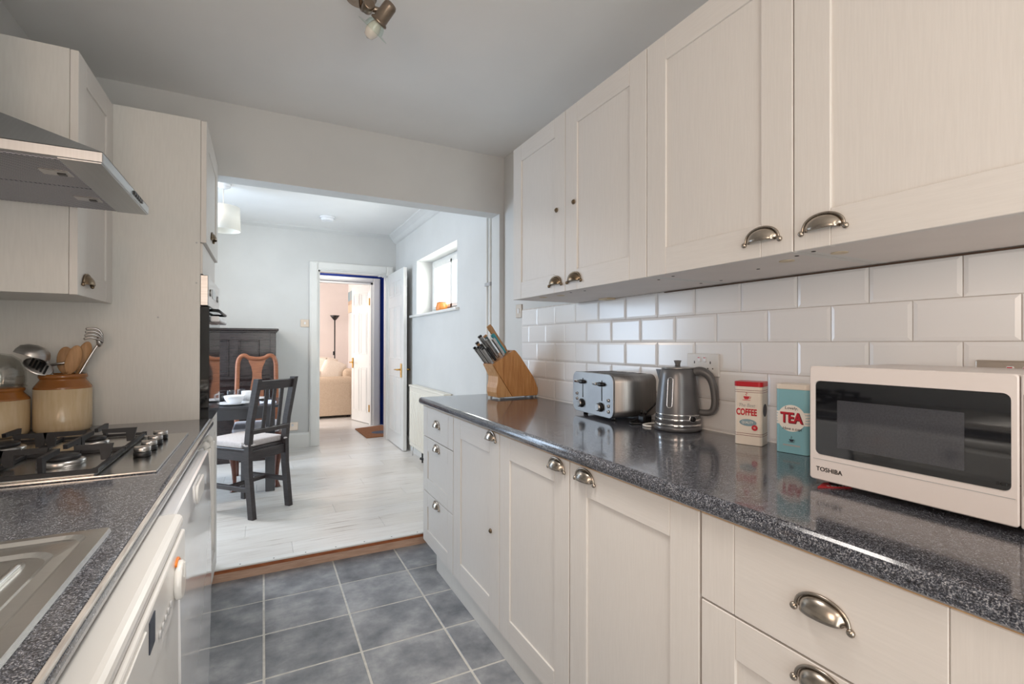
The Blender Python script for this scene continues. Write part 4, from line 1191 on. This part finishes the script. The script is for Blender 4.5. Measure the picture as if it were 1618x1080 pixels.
b = B(); cyl(b, (-.004, -.0393, .105), (0, -1, 0), .019, .0006, 24); make('side_badge', b, M_inkdark, cb)
te, tb_, tl = tin('tea_tin', (1.333, .838, ZW), .20, .084, .066, .192, M_tincream, M_tinblue, 'duck egg blue tea tin with a cream lid against the microwave')
b = B()
for k in range(5): prism(b, rrect(.0664, .0844, .0102, 4), 'z', .080+.0075*k, .0835+.0075*k+.0025)
make('band', b, M_inkwhite, tb_)
sticker('roundel', disc(.036, 0, .098, 32, .037), xf-.0003, M_inkwhite, tb_)
text('lettering', 'TEA', M_inkdkred, tb_, facing_minus_x((xf-.0008, -.0012, .0970)), .040, sx=.80, bold=.0016)
text('lettering', 'TEA', M_inkred, tb_, facing_minus_x((xf-.0014, .0006, .0985)), .039, sx=.80, bold=.001)
text('lettering', 'Lovely,', M_inkdark, tb_, facing_minus_x((xf-.0008, 0, .126)), .011, sx=1.1, shear=.1)
text('lettering', 'Have a cup!', M_inkdark, tb_, facing_minus_x((xf-.0008, -.002, .069)), .011, sx=.95, shear=.1)
cup_icon(tb_, 0, .037, .006, M_inkdark, xf)
sticker('pale_strip', [(-.022, .021), (.022, .021), (.022, .025), (-.022, .025)], xf, M_inkgrey, tb_)

# microwave
XM = 1.06
mw = root('microwave', (1.22, .40, ZW), 'white microwave oven with a smoked glass door on the right worktop', 'microwave')
mz0, mz1 = .9105, 1.1535
b = B(); box(b, XM+.018, 1.392, .155, .634, mz0+.004, mz1-.002, .004, 2); make('body', b, M_mwpl, mw)
b = B(); yD0, yD1 = .309, .637
# door frame around the glass
gy0, gy1, gz0, gz1 = .318, .627, .964, 1.1225
nb = bmesh.new()
outer = [(yD0, mz0), (yD1, mz0), (yD1, mz1), (yD0, mz1)]
def rr4(y0, y1, z0, z1, r, n=5): return rrect(y1-y0, z1-z0, r, n, (y0+y1)/2, (z0+z1)/2)
ro = rr4(yD0, yD1, mz0, mz1, .006); ri = rr4(gy0, gy1, gz0, gz1, .011); ri2 = rr4(gy0+.001, gy1-.001, gz0+.001, gz1-.001, .010)
def ringf(nb, A, a, Bq, c):
    va = [nb.verts.new((a, p[0], p[1])) for p in A]; vb = [nb.verts.new((c, p[0], p[1])) for p in Bq]
    for i in range(len(A)): nb.faces.new((va[i], va[(i+1) % len(A)], vb[(i+1) % len(A)], vb[i]))
ringf(nb, ro, XM+.017, ro, XM+.002); ringf(nb, ro, XM+.002, rr4(yD0+.002, yD1-.002, mz0+.002, mz1-.002, .005), XM); ringf(nb, rr4(yD0+.002, yD1-.002, mz0+.002, mz1-.002, .005), XM, ri, XM); ringf(nb, ri, XM, ri2, XM+.006)
bmesh.ops.remove_doubles(nb, verts=nb.verts, dist=1e-5); bmesh.ops.recalc_face_normals(nb, faces=nb.faces); merge(b, nb)
dr = make('door', b, M_mwpl, mw)
b = B(); prism(b, ri2, 'x', XM+.0035, XM+.010); gl = make('window', b, M_mwglass, dr)
b = B(); box(b, XM+.0031, XM+.0036, .377, .582, .985, 1.084); make('inner_screen', b, M_mwmesh, gl)
b = B(); box(b, XM-.0006, XM+.0006, yD0+.004, yD1-.008, .9545, .9557); make('trim_line', b, M_inkgrey, dr)
text('lettering', 'TOSHIBA', M_black_ink, dr, facing_minus_x(Vector((XM-.0003, .5965, .934)) - W[dr.name]), .0128, sx=1.0, bold=.00015)
text('lettering', 'sensor', M_black_ink, dr, facing_minus_x(Vector((XM+.0030, .322, .976)) - W[dr.name]), .011, sx=1.0)
b = B(); box(b, XM, XM+.018, .157, .3075, mz0, mz1, .003, 2); cp = make('control_panel', b, M_mwpl, mw)
b = B(); box(b, XM-.0008, XM+.001, .165, .3035, .962, 1.122, .0005); make('touch_panel', b, M_mwglass, cp)
for xx in (1.09, 1.35):
    for yy in (.19, .60):
        b = B(); cyl(b, (xx, yy, ZW+.0003), (0, 0, 1), .012, mz0+.0045-ZW, 12); make('foot', b, M_blackpl, mw)
b = B(); prism(b, [(1.040, .6085), (1.102, .574), (1.150, .590), (1.085, .622)], 'z', ZW+.0003, ZW+.0025)
rc = make('recipe_card', b, M_redcard); tag(rc, 'red printed card tucked under the near left corner of the white microwave', 'card')
rc['label'] = 'red printed card poking out from under the white microwave'
for k in range(6):
    b = B(); q = Vector((1.062, .600, 0)) + Vector((.0065, -.0035, 0))*k
    prism(b, [(q.x, q.y), (q.x+.004, q.y-.002), (q.x+.007+.003*(k % 2), q.y+.003), (q.x+.003+.003*(k % 2), q.y+.005)], 'z', ZW+.0025, ZW+.0029)
    make('print_mark', b, M_inkgrey, rc)

# sockets and switches
def socket_x(name, loc_y, z, w, h, x, pm, label, steel=False):
    o = root(name, (x, loc_y, z), label, 'socket')
    b = B(); box(b, x-.009, x+.0005, loc_y-w/2, loc_y+w/2, z-h/2, z+h/2, .003, 2); make('plate', b, pm, o)
    for s in (-1, 1):
        yc = loc_y + s*w*.25
        b = B(); box(b, x-.0094, x-.008, yc-.002, yc+.002, z+.004, z+.013); box(b, x-.0094, x-.008, yc-.0125, yc-.008, z-.014, z-.010); box(b, x-.0094, x-.008, yc+.008, yc+.0125, z-.014, z-.010)
        make('pin_holes', b, M_darkhole, o)
        b = B(); yr = loc_y + s*w*.09; box(b, x-.013, x-.008, yr-.006, yr+.006, z+.010, z+.028, .0015); rk = make('rocker', b, M_china, o)
        b = B(); box(b, x-.0136, x-.0126, yr-.004, yr+.004, z+.024, z+.0265); make('red_mark', b, M_inkred, rk)
    return o
socket_x('double_socket', 1.213, 1.127, .138, .080, 1.397, M_white_pl, 'white double socket on the tiles behind the kettle')
socket_x('double_socket', .405, 1.127, .138, .080, 1.397, M_pinkpl, 'brushed steel double socket on the tiles behind the microwave')
o = root('light_switch', (1.409, 2.625, 1.40), 'small steel switch plate at the end of the wall tiles', 'switch')
b = B(); box(b, 1.401, 1.4105, 2.589, 2.662, 1.362, 1.443, .002, 1); make('plate', b, M_pinkpl, o)
b = B(); box(b, 1.397, 1.402, 2.616, 2.634, 1.388, 1.418, .001); make('rocker', b, M_china, o)
o = root('light_switch', (.41, YB-.005, 1.42), 'brass-toned switch plate on the dining wall left of the doorway', 'switch')
b = B(); box(b, .365, .452, YB-.008, YB+.0005, 1.382, 1.464, .002); make('plate', b, M_pinkpl, o)
b = B(); box(b, .400, .416, YB-.013, YB-.007, 1.41, 1.436, .001); make('rocker', b, M_china, o)
o = root('wall_socket', (.295, YB-.005, .30), 'low steel socket on the dining wall behind the black chair', 'socket')
b = B(); box(b, .245, .345, YB-.008, YB+.0005, .255, .345, .002); make('plate', b, M_pinkpl, o)
b = B(); box(b, .275, .300, YB-.012, YB-.007, .30, .325, .001); make('rocker', b, M_china, o)

# ================================================================== CEILING FITTINGS
sp = root('spotlight', (.315, 1.74, ZC), 'dark nickel ceiling spotlight with a clear glass disc shade', 'spotlight')
b = B(); lathe(b, [(.05, -.022), (.055, -.012), (.055, -.0005)], 28, (.30, 1.74, ZC)); make('ceiling_rose', b, M_bronze, sp)
ax = Vector((-.66, .72, -.92)).normalized(); neck = Vector((.345, 1.66, 2.291)); hc = neck - ax*.075
b = B(); tube(b, [(.30, 1.74, ZC-.02), (.302, 1.735, 2.37), (.306, 1.70, 2.345), (.312, 1.665, 2.338)], .007, 10, smooth_path=4); cyl(b, (.310, 1.685, 2.338), (0.1, -1, 0), .019, .036, 18, bev=.003); cyl(b, (.312, 1.668, 2.335), (1, -.2, -.1), .010, .04, 12, bev=.002); make('swivel_arm', b, M_bronze, sp)
b = B(); lathe(b, [(.008, 0), (.018, .003), (.0225, .012), (.0235, .066), (.029, .070), (.0295, .076), (.024, .078)], 28, hc, 0, align(ax)); make('lamp_head', b, M_bronze, sp)
b = B(); e = neck
lathe(b, [(.0235, 0), (.030, .010), (.034, .026), (.056, .031), (.056, .0335), (.033, .0295), (.0285, .011), (.0225, .001)], 32, e, 0, align(ax), cap=False); make('glass_shade', b, M_gshade, sp)
b = B(); lathe(b, [(.012, -.005), (.016, .008), (.021, .024), (.022, .040), (.015, .058), (0, .064)], 24, e, 0, align(ax)); make('bulb', b, M_bulb, sp)
sd_ = root('smoke_alarm', (.575, 5.18, ZC2), 'round white smoke alarm on the dining room ceiling', 'smoke alarm')
b = B(); lathe(b, [(.052, -.040), (.060, -.034), (.062, -.020), (.062, -.016)], 28, (.575, 5.18, ZC2)); make('body', b, M_china, sd_)
b = B(); lathe(b, [(.070, -.016), (.076, -.010), (.076, -.0005)], 28, (.575, 5.18, ZC2)); make('base', b, M_china, sd_)
pd = root('pendant_lamp', (-.29, 4.5, ZC2), 'cream drum pendant lamp hanging from the dining ceiling', 'pendant lamp')
PX, PY = -.285, 4.5
b = B(); lathe(b, [(.02, -.04), (.05, -.022), (.055, -.0005)], 24, (PX, PY, ZC2)); make('ceiling_rose', b, M_china, pd)
b = B(); cyl(b, (PX, PY, ZC2-.04), (0, 0, -1), .004, .15, 8); make('cord', b, M_wcable, pd)
b = B(); lathe(b, [(.118, 2.105), (.122, 2.105), (.116, 2.295), (.112, 2.295), (.114, 2.2)], 36, (PX, PY, 0), cap=False); lathe(b, [(.118, 2.105), (.1125, 2.295)], 36, (PX, PY, 0), cap=False); make('lamp_shade', b, M_shade, pd)
b = B(); cyl(b, (PX, PY, 2.29), (0, 0, -1), .018, .06, 12); ellipsoid(b, (PX, PY, 2.20), .03, .03, .04); 
for k in range(3):
    a = 2*PI*k/3; bar(b, (PX, PY, 2.285), (PX+.113*math.cos(a), PY+.113*math.sin(a), 2.285), .004, .004)
make('bulb_holder', b, M_china, pd)

# ================================================================== DINING ROOM
# radiator
rd = root('radiator', (1.36, 4.3, .16), 'cream ribbed panel radiator under the dining room window', 'radiator')
ry0, ry1, rz0, rz1 = 3.80, 4.865, .170, .765
b = B(); box(b, 1.333, 1.372, ry0, ry1, rz0, rz1, .006, 2); make('panel', b, M_cream, rd)
for k in range(22):
    yy = ry0+.03 + k*(ry1-ry0-.06)/21
    b = B(); prism(b, [(yy-.014, 1.3335), (yy-.009, 1.3275), (yy+.009, 1.3275), (yy+.014, 1.3335)], 'z', rz0+.04, rz1-.045)
    for v in b.verts: v.co = Vector((v.co.y, v.co.x, v.co.z))
    bmesh.ops.recalc_face_normals(b, faces=b.faces)
    make('rib', b, M_cream, rd)
b = B(); box(b, 1.325, 1.398, ry0-.004, ry1+.004, rz1, rz1+.018, .004)
for k in range(30): box(b, 1.338, 1.388, ry0+.02+k*.035, ry0+.038+k*.035, rz1+.0175, rz1+.0185)
make('top_grille', b, M_cream, rd)
for ya in (4.0, 4.6):
    b = B(); box(b, 1.372, 1.409, ya, ya+.05, .3, .7); make('bracket', b, M_cream, rd)
b = B(); tube(b, [(1.355, 4.82, .17), (1.355, 4.82, ZF+.001)], .008, 8); make('pipe', b, M_chrome, rd)
b = B(); cyl(b, (1.355, 4.45, .105), (-.3, 1, 0), .013, .045, 12, bev=.002); tube(b, [(1.355, 4.48, .17), (1.355, 4.48, ZF+.001)], .008, 8); make('valve', b, M_blackpl, rd)
b = B(); tube(b, [(1.392, 3.02, ZF), (1.392, 3.02, 2.479)], .011, 10); tube(b, [(1.392, 3.075, ZF), (1.392, 3.075, 2.479)], .009, 10)
pp = make('heating_pipes', b, M_gloss); tag(pp, 'pair of white painted pipes running up the wall just past the opening', 'pipes')
b = B(); box(b, 1.378, 1.4085, 3.0, 3.09, 1.60, 1.625, .002); make('pipe_clip', b, M_inkgrey, pp)
# pot on the window sill
ob = root('sill_pot', (1.50, 4.35, WZ0), 'small orange glazed pot on the white window sill', 'pot')
b = B(); lathe(b, [(.045, 0), (.055, .02), (.056, .06), (.048, .078), (.050, .088), (.045, .088), (.042, .02)], 28, (1.50, 4.35, WZ0+.0005), cap=False); lathe(b, [(0, .001), (.045, .001)], 28, (1.50, 4.35, WZ0+.0005), cap=False); make('body', b, M_orangepot, ob)
b = B(); lathe(b, [(.046, .0885), (.050, .092), (.02, .098), (0, .099)], 24, (1.50, 4.35, WZ0+.0005)); make('lid', b, M_mahog, ob)
# piano
pn_ = root('upright_piano', (-.55, 5.45, ZF), 'dark wooden upright piano with framed panels against the dining back wall', 'piano')
px0, px1, pyf = -1.25, .112, 5.22
b = B(); box(b, px0, px1, pyf+.05, YB-.03, ZF+.001, 1.305, .004); make('case', b, M_piano, pn_)
b = B(); box(b, px0-.025, px1+.025, pyf-.0, YB-.02, 1.322, 1.345, .006, 2); box(b, px0-.012, px1+.012, pyf+.02, YB-.025, 1.305, 1.3225, .004); make('lid', b, M_piano, pn_)
b = B()
zu0, zu1 = .86, 1.305
box(b, px0, px1, pyf+.035, pyf+.05, zu1-.07, zu1); box(b, px0, px1, pyf+.035, pyf+.05, zu0, zu0+.03)
xs = [px0, px0+.10, px0+.52, px0+.60, px0+.94, px0+1.02, -.055-.0, .0]
fr_x = [(-1.25, -1.15), (-.74, -.62), (-.285, -.205), (-.03, .112)]
for xa, xb in fr_x: box(b, xa, xb, pyf+.035, pyf+.05, zu0+.03, zu1-.07, .002)
make('upper_frame', b, M_piano, pn_)
for xa, xb in ((-1.15, -.74), (-.62, -.285), (-.205, -.03)):
    b = B(); box(b, xa+.004, xb-.004, pyf+.042, pyf+.049, zu0+.034, zu1-.074)
    ua = make('panel', b, M_piano, pn_)
    b = B()
    for (a, c, d, e) in ((xa, xb, zu1-.084, zu1-.07), (xa, xb, zu0+.03, zu0+.044)): box(b, a, c, pyf+.026, pyf+.036, d, e, .003)
    for (a, c) in ((xa, xa+.014), (xb-.014, xb)): box(b, a, c, pyf+.026, pyf+.036, zu0+.044, zu1-.084, .003)
    make('moulding', b, M_piano, ua)
b = B(); box(b, .112-.05, .113, pyf+.015, pyf+.05, .75, 1.305, .003); make('pilaster', b, M_piano, pn_)
b = B(); prism(b, [(pyf+.04, .86), (pyf-.01, .845), (pyf-.06, .80), (pyf-.14, .775), (pyf-.14, .70), (pyf+.05, .68)], 'x', px0+.02, px1-.03, .003); make('keyboard_cover', b, M_piano, pn_)
for xa in (px0, px1-.06):
    b = B(); box(b, xa, xa+.06, pyf-.16, pyf+.05, .66, .80, .006); make('cheek', b, M_piano, pn_)
for xx in (px0+.03, px1-.03):
    b = B(); lathe(b, [(.03, ZF+.001), (.032, .12), (.02, .2), (.032, .4), (.022, .55), (.034, .66)], 16, (xx, pyf-.11, 0)); make('leg', b, M_piano, pn_)

# dining table
tt = root('dining_table', (-.38, 4.34, ZF), 'charcoal rectangular dining table laid with white crockery', 'table')
tx0, tx1, ty0, ty1, tz = -.95, .125, 4.05, 4.63, .738
b = B(); prism(b, rr4(tx0, tx1, ty0, ty1, .06, 6), 'z', tz-.020, tz, .003); make('tabletop', b, M_tablem, tt)
b = B()
box(b, tx0+.05, tx1-.04, ty0+.035, ty0+.055, tz-.10, tz-.021); box(b, tx0+.05, tx1-.04, ty1-.055, ty1-.035, tz-.10, tz-.021)
box(b, tx0+.05, tx0+.07, ty0+.055, ty1-.055, tz-.10, tz-.021); box(b, tx1-.06, tx1-.04, ty0+.055, ty1-.055, tz-.10, tz-.021); make('apron', b, M_tablem, tt)
for xx in (tx0+.05, tx1-.105):
    for yy in (ty0+.095, ty1-.10):
        b = B(); box(b, xx, xx+.065, yy, yy+.06, ZF+.0005, tz-.021, .003); make('leg', b, M_tablem, tt)
def plate(x, y, r, label, z=tz, kind='plate'):
    o = make(kind, lathe(B(), [(r*.55, .0004), (r*.6, .003), (r, .014), (r, .017), (r*.6, .006), (0, .005)], 28, (x, y, z)), M_china)
    return tag(o, label, kind, 'white crockery on the dining table')
def bowl(x, y, r, h, z, label):
    o = make('bowl', lathe(B(), [(r*.5, .0004), (r*.55, .002), (r*.9, h*.6), (r, h), (r*.95, h), (r*.82, h*.55), (0, .008)], 28, (x, y, z)), M_china)
    return tag(o, label, 'bowl', 'white crockery on the dining table')
plate(-.20, 4.20, .115, 'white dinner plate nearest the camera under the white bowl')
bowl(-.19, 4.20, .072, .062, tz+.0065, 'white china bowl standing on the nearest dinner plate')
plate(-.06, 4.50, .10, 'white plate at the far side of the dining table')
plate(-.40, 4.46, .11, 'white plate half hidden behind the oven housing')
bowl(-.39, 4.46, .07, .06, tz+.0065, 'white bowl on the plate half hidden behind the oven housing')
def tumbler(x, y, label):
    o = make('tumbler', lathe(B(), [(0, .001), (.028, .001), (.033, .095), (.031, .095), (.026, .008), (0, .008)], 20, (x, y, tz), cap=False), M_tumbler)
    return tag(o, label, 'glass', 'tumblers on the dining table')
tumbler(-.22, 4.38, 'clear glass tumbler behind the white bowl on the table')
tumbler(-.155, 4.46, 'clear glass tumbler beside the white mug on the table')
mg = root('mug', (-.115, 4.38, tz), 'white china mug behind the bowl on the dining table', 'mug')
b = B(); lathe(b, [(.030, .0005), (.035, .004), (.036, .085), (.033, .085), (.031, .010), (0, .009)], 24, (-.115, 4.38, tz)); make('body', b, M_china, mg)
b = B(); tube(b, [(-.080, 4.38, tz+.07), (-.058, 4.38, tz+.06), (-.058, 4.38, tz+.03), (-.082, 4.38, tz+.018)], .005, 8, smooth_path=3); make('handle', b, M_china, mg)
b = B(); lathe(b, [(.028, .0005), (.034, .004), (.036, .075), (.033, .075), (.03, .01), (0, .009)], 24, (-.30, 4.33, tz)); tag(make('dark_cup', b, M_blackpl), 'dark cup on the table beside the oven housing edge', 'cup')
b = B(); nb = bmesh.new()
for i in range(7):
    for j in range(6):
        nb.verts.new((-.02+.115*i/6, 4.13+.20*j/5, tz+.006+.007*math.sin(i*1.3+j*.8)+.005*math.sin(j*2.1)))
nb.verts.ensure_lookup_table()
for i in range(6):
    for j in range(5): nb.faces.new((nb.verts[i*6+j], nb.verts[(i+1)*6+j], nb.verts[(i+1)*6+j+1], nb.verts[i*6+j+1])).smooth = True
ex = bmesh.ops.extrude_face_region(nb, geom=list(nb.faces)); 
for v in [e for e in ex['geom'] if isinstance(e, bmesh.types.BMVert)]: v.co.z = tz+.0004 + (v.co.z-tz)*.15
bmesh.ops.recalc_face_normals(nb, faces=nb.faces); merge(b, nb)
tag(make('napkin', b, M_napkin), 'crumpled blue and white napkin at the right end of the dining table', 'napkin')

# black slat-back chair, local frame: +y = towards the table (front), x = width
ch = root('slat_chair', (.054, 3.63, ZF), 'black-brown slat-back dining chair with a grey tied seat pad', 'chair', local=True, rz=math.atan2(.20, .22))
hw = .150
def post(b, sx):
    x = sx*hw
    pts = [(x, -.0, 0), (x, .035, .30), (x, .038, .46), (x, .020, .62), (x, -.045, .905)]
    ws_ = .031; ds = .042
    nb = bmesh.new(); rings = []
    for p in pts: rings.append([nb.verts.new((p[0]+a*ws_/2, p[1]+c*ds/2, p[2]+.0005)) for a, c in ((-1, -1), (1, -1), (1, 1), (-1, 1))])
    for a, c in zip(rings, rings[1:]):
        for k in range(4): nb.faces.new((a[k], a[(k+1) % 4], c[(k+1) % 4], c[k]))
    nb.faces.new(rings[0]); nb.faces.new(rings[-1][::-1]); bmesh.ops.recalc_face_normals(nb, faces=nb.faces); merge(b, nb)
for sx in (-1, 1):
    b = B(); post(b, sx); make('rear_leg', b, M_darkwood, ch)
    b = B(); box(b, sx*hw-.018, sx*hw+.018, .40, .436, .0005, .435, .002); make('front_leg', b, M_darkwood, ch)
    b = B(); box(b, sx*hw-.011, sx*hw+.011, .03, .402, .17, .20, .002); make('side_stretcher', b, M_darkwood, ch)
    b = B(); box(b, sx*hw-.012, sx*hw+.012, .055, .402, .37, .432, .002); make('side_rail', b, M_darkwood, ch)
b = B(); box(b, -hw, hw, .026, .048, .37, .432, .002); make('rear_rail', b, M_darkwood, ch)
b = B(); box(b, -hw, hw, .405, .427, .37, .432, .002); make('front_rail', b, M_darkwood, ch)
b = B(); box(b, -hw, hw, .205, .225, .172, .198, .002); make('cross_stretcher', b, M_darkwood, ch)
b = B(); box(b, -hw-.016, hw+.016, .045, .445, .433, .450, .004); make('seat', b, M_darkwood, ch)
b = B(); bar(b, (-hw, -.033, .862), (hw, -.033, .862), .020, .060, bev=.002, up=(0, -.22, 1)); make('top_rail', b, M_darkwood, ch)
b = B(); bar(b, (-hw, .012, .560), (hw, .012, .560), .020, .030, bev=.002, up=(0, -.22, 1)); make('lower_rail', b, M_darkwood, ch)
for xx in (-.062, 0, .062):
    b = B(); bar(b, (xx, .009, .572), (xx, -.028, .840), .010, .026, bev=.001, up=(1, 0, 0)); make('slat', b, M_darkwood, ch)
b = B(); prism(b, rr4(-hw-.012, hw+.012, .062, .44, .03, 5), 'z', .4505, .492, .012, seg=3)
for f in b.faces: f.smooth = True
pdn = make('seat_pad', b, M_seatpad, ch)
for sx in (-1, 1):
    b = B(); tube(b, [(sx*(hw-.01), .075, .475), (sx*(hw+.018), .05, .478), (sx*(hw+.022), .03, .474), (sx*(hw-.03), .012, .476)], .006, 6, smooth_path=3); make('tie', b, M_seatpad, pdn)

# reddish splat-back chair on the far side of the table, facing the camera
oc = root('splat_chair', (-.045, 4.66, ZF), 'reddish wooden splat-back chair on the far side of the dining table', 'chair', local=True)
hw2 = .150
b = B()
yb = .06
def bk(z): return yb + .02 + .06*max(0, (z-.45))/.6
arch = [(-hw2, bk(.40), .40), (-hw2-.004, bk(.6), .60), (-hw2, bk(.85), .85), (-hw2+.004, bk(.965), .965), (-hw2+.022, bk(1.02), 1.015), (-hw2+.055, bk(1.03), 1.028), (-.06, bk(1.01), 1.008), (0, bk(1.0), .998), (.06, bk(1.01), 1.008), (hw2-.055, bk(1.03), 1.028), (hw2-.022, bk(1.02), 1.015), (hw2-.004, bk(.965), .965), (hw2, bk(.85), .85), (hw2+.004, bk(.6), .60), (hw2, bk(.40), .40)]
tube(b, arch, .019, 10, smooth_path=4); make('back_frame', b, M_mahog, oc)
b = B(); nb = bmesh.new()
prof = [(.998, .070), (.97, .062), (.93, .045), (.88, .036), (.84, .036), (.78, .046), (.72, .054), (.62, .050), (.52, .040), (.46, .045)]
rings = [[nb.verts.new((sx*w, bk(z)+o_, z)) for sx, o_ in ((-1, -.006), (1, -.006), (1, .006), (-1, .006))] for z, w in prof]
for a, c in zip(rings, rings[1:]):
    for k in range(4): nb.faces.new((a[k], a[(k+1) % 4], c[(k+1) % 4], c[k]))
nb.faces.new(rings[0]); nb.faces.new(rings[-1]); bmesh.ops.recalc_face_normals(nb, faces=nb.faces); merge(b, nb); make('splat', b, M_mahog, oc)
b = B(); prism(b, rr4(-.18, .18, -.40, .075, .03, 5), 'z', .375, .43, .004); make('seat_frame', b, M_mahog_d, oc)
b = B(); prism(b, rr4(-.165, .165, -.385, .06, .03, 5), 'z', .4305, .472, .012, seg=3); make('seat', b, M_seatlil, oc)
for sx in (-1, 1):
    b = B(); x = sx*.145
    tube(b, [(x+sx*.012, -.375, .375), (x+sx*.020, -.385, .30), (x+sx*.006, -.385, .18), (x, -.39, .06), (x+sx*.004, -.40, .022), (x+sx*.004, -.405, .0005)], .02, 12, radii=[.024, .027, .018, .0125, .018, .028], smooth_path=4); make('front_leg', b, M_mahog_d, oc)
    b = B(); tube(b, [(sx*.15, .065, .40), (sx*.15, .075, .22), (sx*.15, .10, .0005)], .018, 8, radii=[.02, .017, .016], smooth_path=3); make('rear_leg', b, M_mahog_d, oc)
# second dark chair hidden mostly behind oven housing is out of sight and left out

# ================================================================== HALL AND LIVING ROOM
b = B(); prism(b, [(1.085, 6.62), (1.105, 5.93), (1.47, 5.955), (1.47, 6.74)], 'z', ZF+.0004, ZF+.014, .003)
dm = make('doormat', b, M_mat); tag(dm, 'brown coir doormat on the hall floor beyond the white door', 'doormat')
b = B(); prism(b, disc(.12, 1.335, 6.20, 24, .10), 'z', ZF+.0142, ZF+.0148); make('motif', b, M_matb, dm)
sf = root('sofa', (.8, 8.6, ZF), 'cream slipcovered sofa in the living room beyond the doorways', 'sofa')
b = B(); box(b, .30, 1.235, 7.76, 7.98, ZF+.035, .62, .05, 4)
nb = bmesh.new(); cyl(b, (.30, 7.87, .585), (1, 0, 0), .108, .935, 24, bev=.03); nb.free(); make('arm', b, M_linen, sf)
b = B(); box(b, .30, 1.235, 9.20, 9.42, ZF+.035, .69, .06, 4); make('arm', b, M_linen, sf)
b = B(); box(b, 1.13, 1.30, 7.985, 9.195, ZF+.035, .80, .07, 4); make('back', b, M_linen, sf)
b = B(); box(b, .31, 1.129, 7.985, 9.195, ZF+.035, .36, .02, 2); make('base', b, M_linen, sf)
for k in range(2):
    b = B(); box(b, .29, 1.128, 7.985+.61*k, 8.59+.61*k, .361, .50, .05, 4); make('seat_cushion', b, M_linen, sf)
for xx in (.36, 1.19):
    for yy in (7.84, 9.35):
        b = B(); cyl(b, (xx, yy, ZF+.0005), (0, 0, 1), .025, .04, 10); make('leg', b, M_darkwood, sf)
b = B(); box(b, .305, 1.23, 7.7575, 7.7605, ZF+.04, .36); make('skirt_panel', b, M_linen, sf)
def cushion(loc, rx, ry, rz, w, h, t, m, label):
    b = B(); nb = bmesh.new(); n = 12; grid = {}
    for s in (-1, 1):
        for i in range(n+1):
            for j in range(n+1):
                u_, v_ = 2*i/n-1, 2*j/n-1
                edge = i in (0, n) or j in (0, n)
                k = (i, j, 0 if edge else s)
                if k in grid: continue
                p = (max(0, 1-u_**4)*max(0, 1-v_**4))**.5
                sq = 1-.06*(u_*u_*v_*v_)
                grid[k] = nb.verts.new((w/2*u_*(1-.07*(1-v_*v_)*0+0)*sq, s*t/2*p*(0 if edge else 1), h/2*v_*sq))
        for i in range(n):
            for j in range(n):
                q = []
                for a, c in ((i, j), (i+1, j), (i+1, j+1), (i, j+1)):
                    e = a in (0, n) or c in (0, n); q.append(grid[(a, c, 0 if e else s)])
                f = nb.faces.new(q); f.smooth = True
    bmesh.ops.recalc_face_normals(nb, faces=nb.faces)
    m4 = Matrix.Translation(loc) @ Matrix.Rotation(rz, 4, 'Z') @ Matrix.Rotation(rx, 4, 'X') @ Matrix.Rotation(ry, 4, 'Y')
    merge(b, nb, 0, m4)
    return tag(make('cushion', b, m), label, 'cushion', 'cushions on the cream sofa')
cushion((.985, 8.16, .745), -.15, .35, -.25, .36, .38, .14, M_pillow, 'ivory cushion slumped at the door end of the sofa')
cushion((.90, 8.40, .770), -.1, .12, -.5, .40, .42, .14, M_pillow, 'ivory cushion standing behind the slumped one on the sofa')
cushion((.63, 8.16, .66), -.3, 0.1, .1, .34, .28, .13, M_pillow2, 'tan cushion lying low on the sofa behind the arm')
cushion((.72, 8.62, .74), -.1, -.15, -.2, .40, .40, .14, M_pillow, 'ivory cushion farthest along the cream sofa')
fl = root('floor_lamp', (1.18, 9.30, ZF), 'slim black uplighter floor lamp behind the cream sofa', 'floor lamp')
lx, ly = 1.165, 9.31
b = B(); lathe(b, [(.11, .0005), (.11, .012), (.02, .025), (.01, .03)], 28, (lx, ly, ZF)); make('base', b, M_blackpl, fl)
b = B(); cyl(b, (lx, ly, ZF+.03), (0, 0, 1), .011, 1.56, 12); make('pole', b, M_blackpl, fl)
b = B(); lathe(b, [(.014, 1.625), (.035, 1.645), (.055, 1.672), (.085, 1.712), (.082, 1.714), (.05, 1.675), (0, 1.655)], 28, (lx, ly, 0)); make('shade', b, M_blackpl, fl)
b = B(); box(b, lx-.03, lx-.008, ly-.012, ly+.012, 1.00, 1.06, .003); cyl(b, (lx-.012, ly, .99), (0, 0, 1), .02, .02, 12); make('switch', b, M_blackpl, fl)
pc = root('canvas_picture', (1.40, 8.99, 1.75), 'unframed beach scene canvas on the living room side wall', 'picture')
b = B(); box(b, 1.393, 1.4195, 8.72, 9.27, 1.76, 2.14, .002); make('canvas', b, M_inkgrey, pc)
for z0, z1, m in ((1.76, 1.90, M_linen), (1.90, 1.97, M_pillow2), (1.97, 2.14, M_inkblue)):
    b = B(); box(b, 1.3915, 1.3932, 8.722, 9.268, z0+.001, z1-.001); make('painted_band', b, m, pc)
b = B(); box(b, 1.391, 1.3916, 8.98, 9.01, 1.90, 2.13); make('painted_post', b, M_linen, pc)
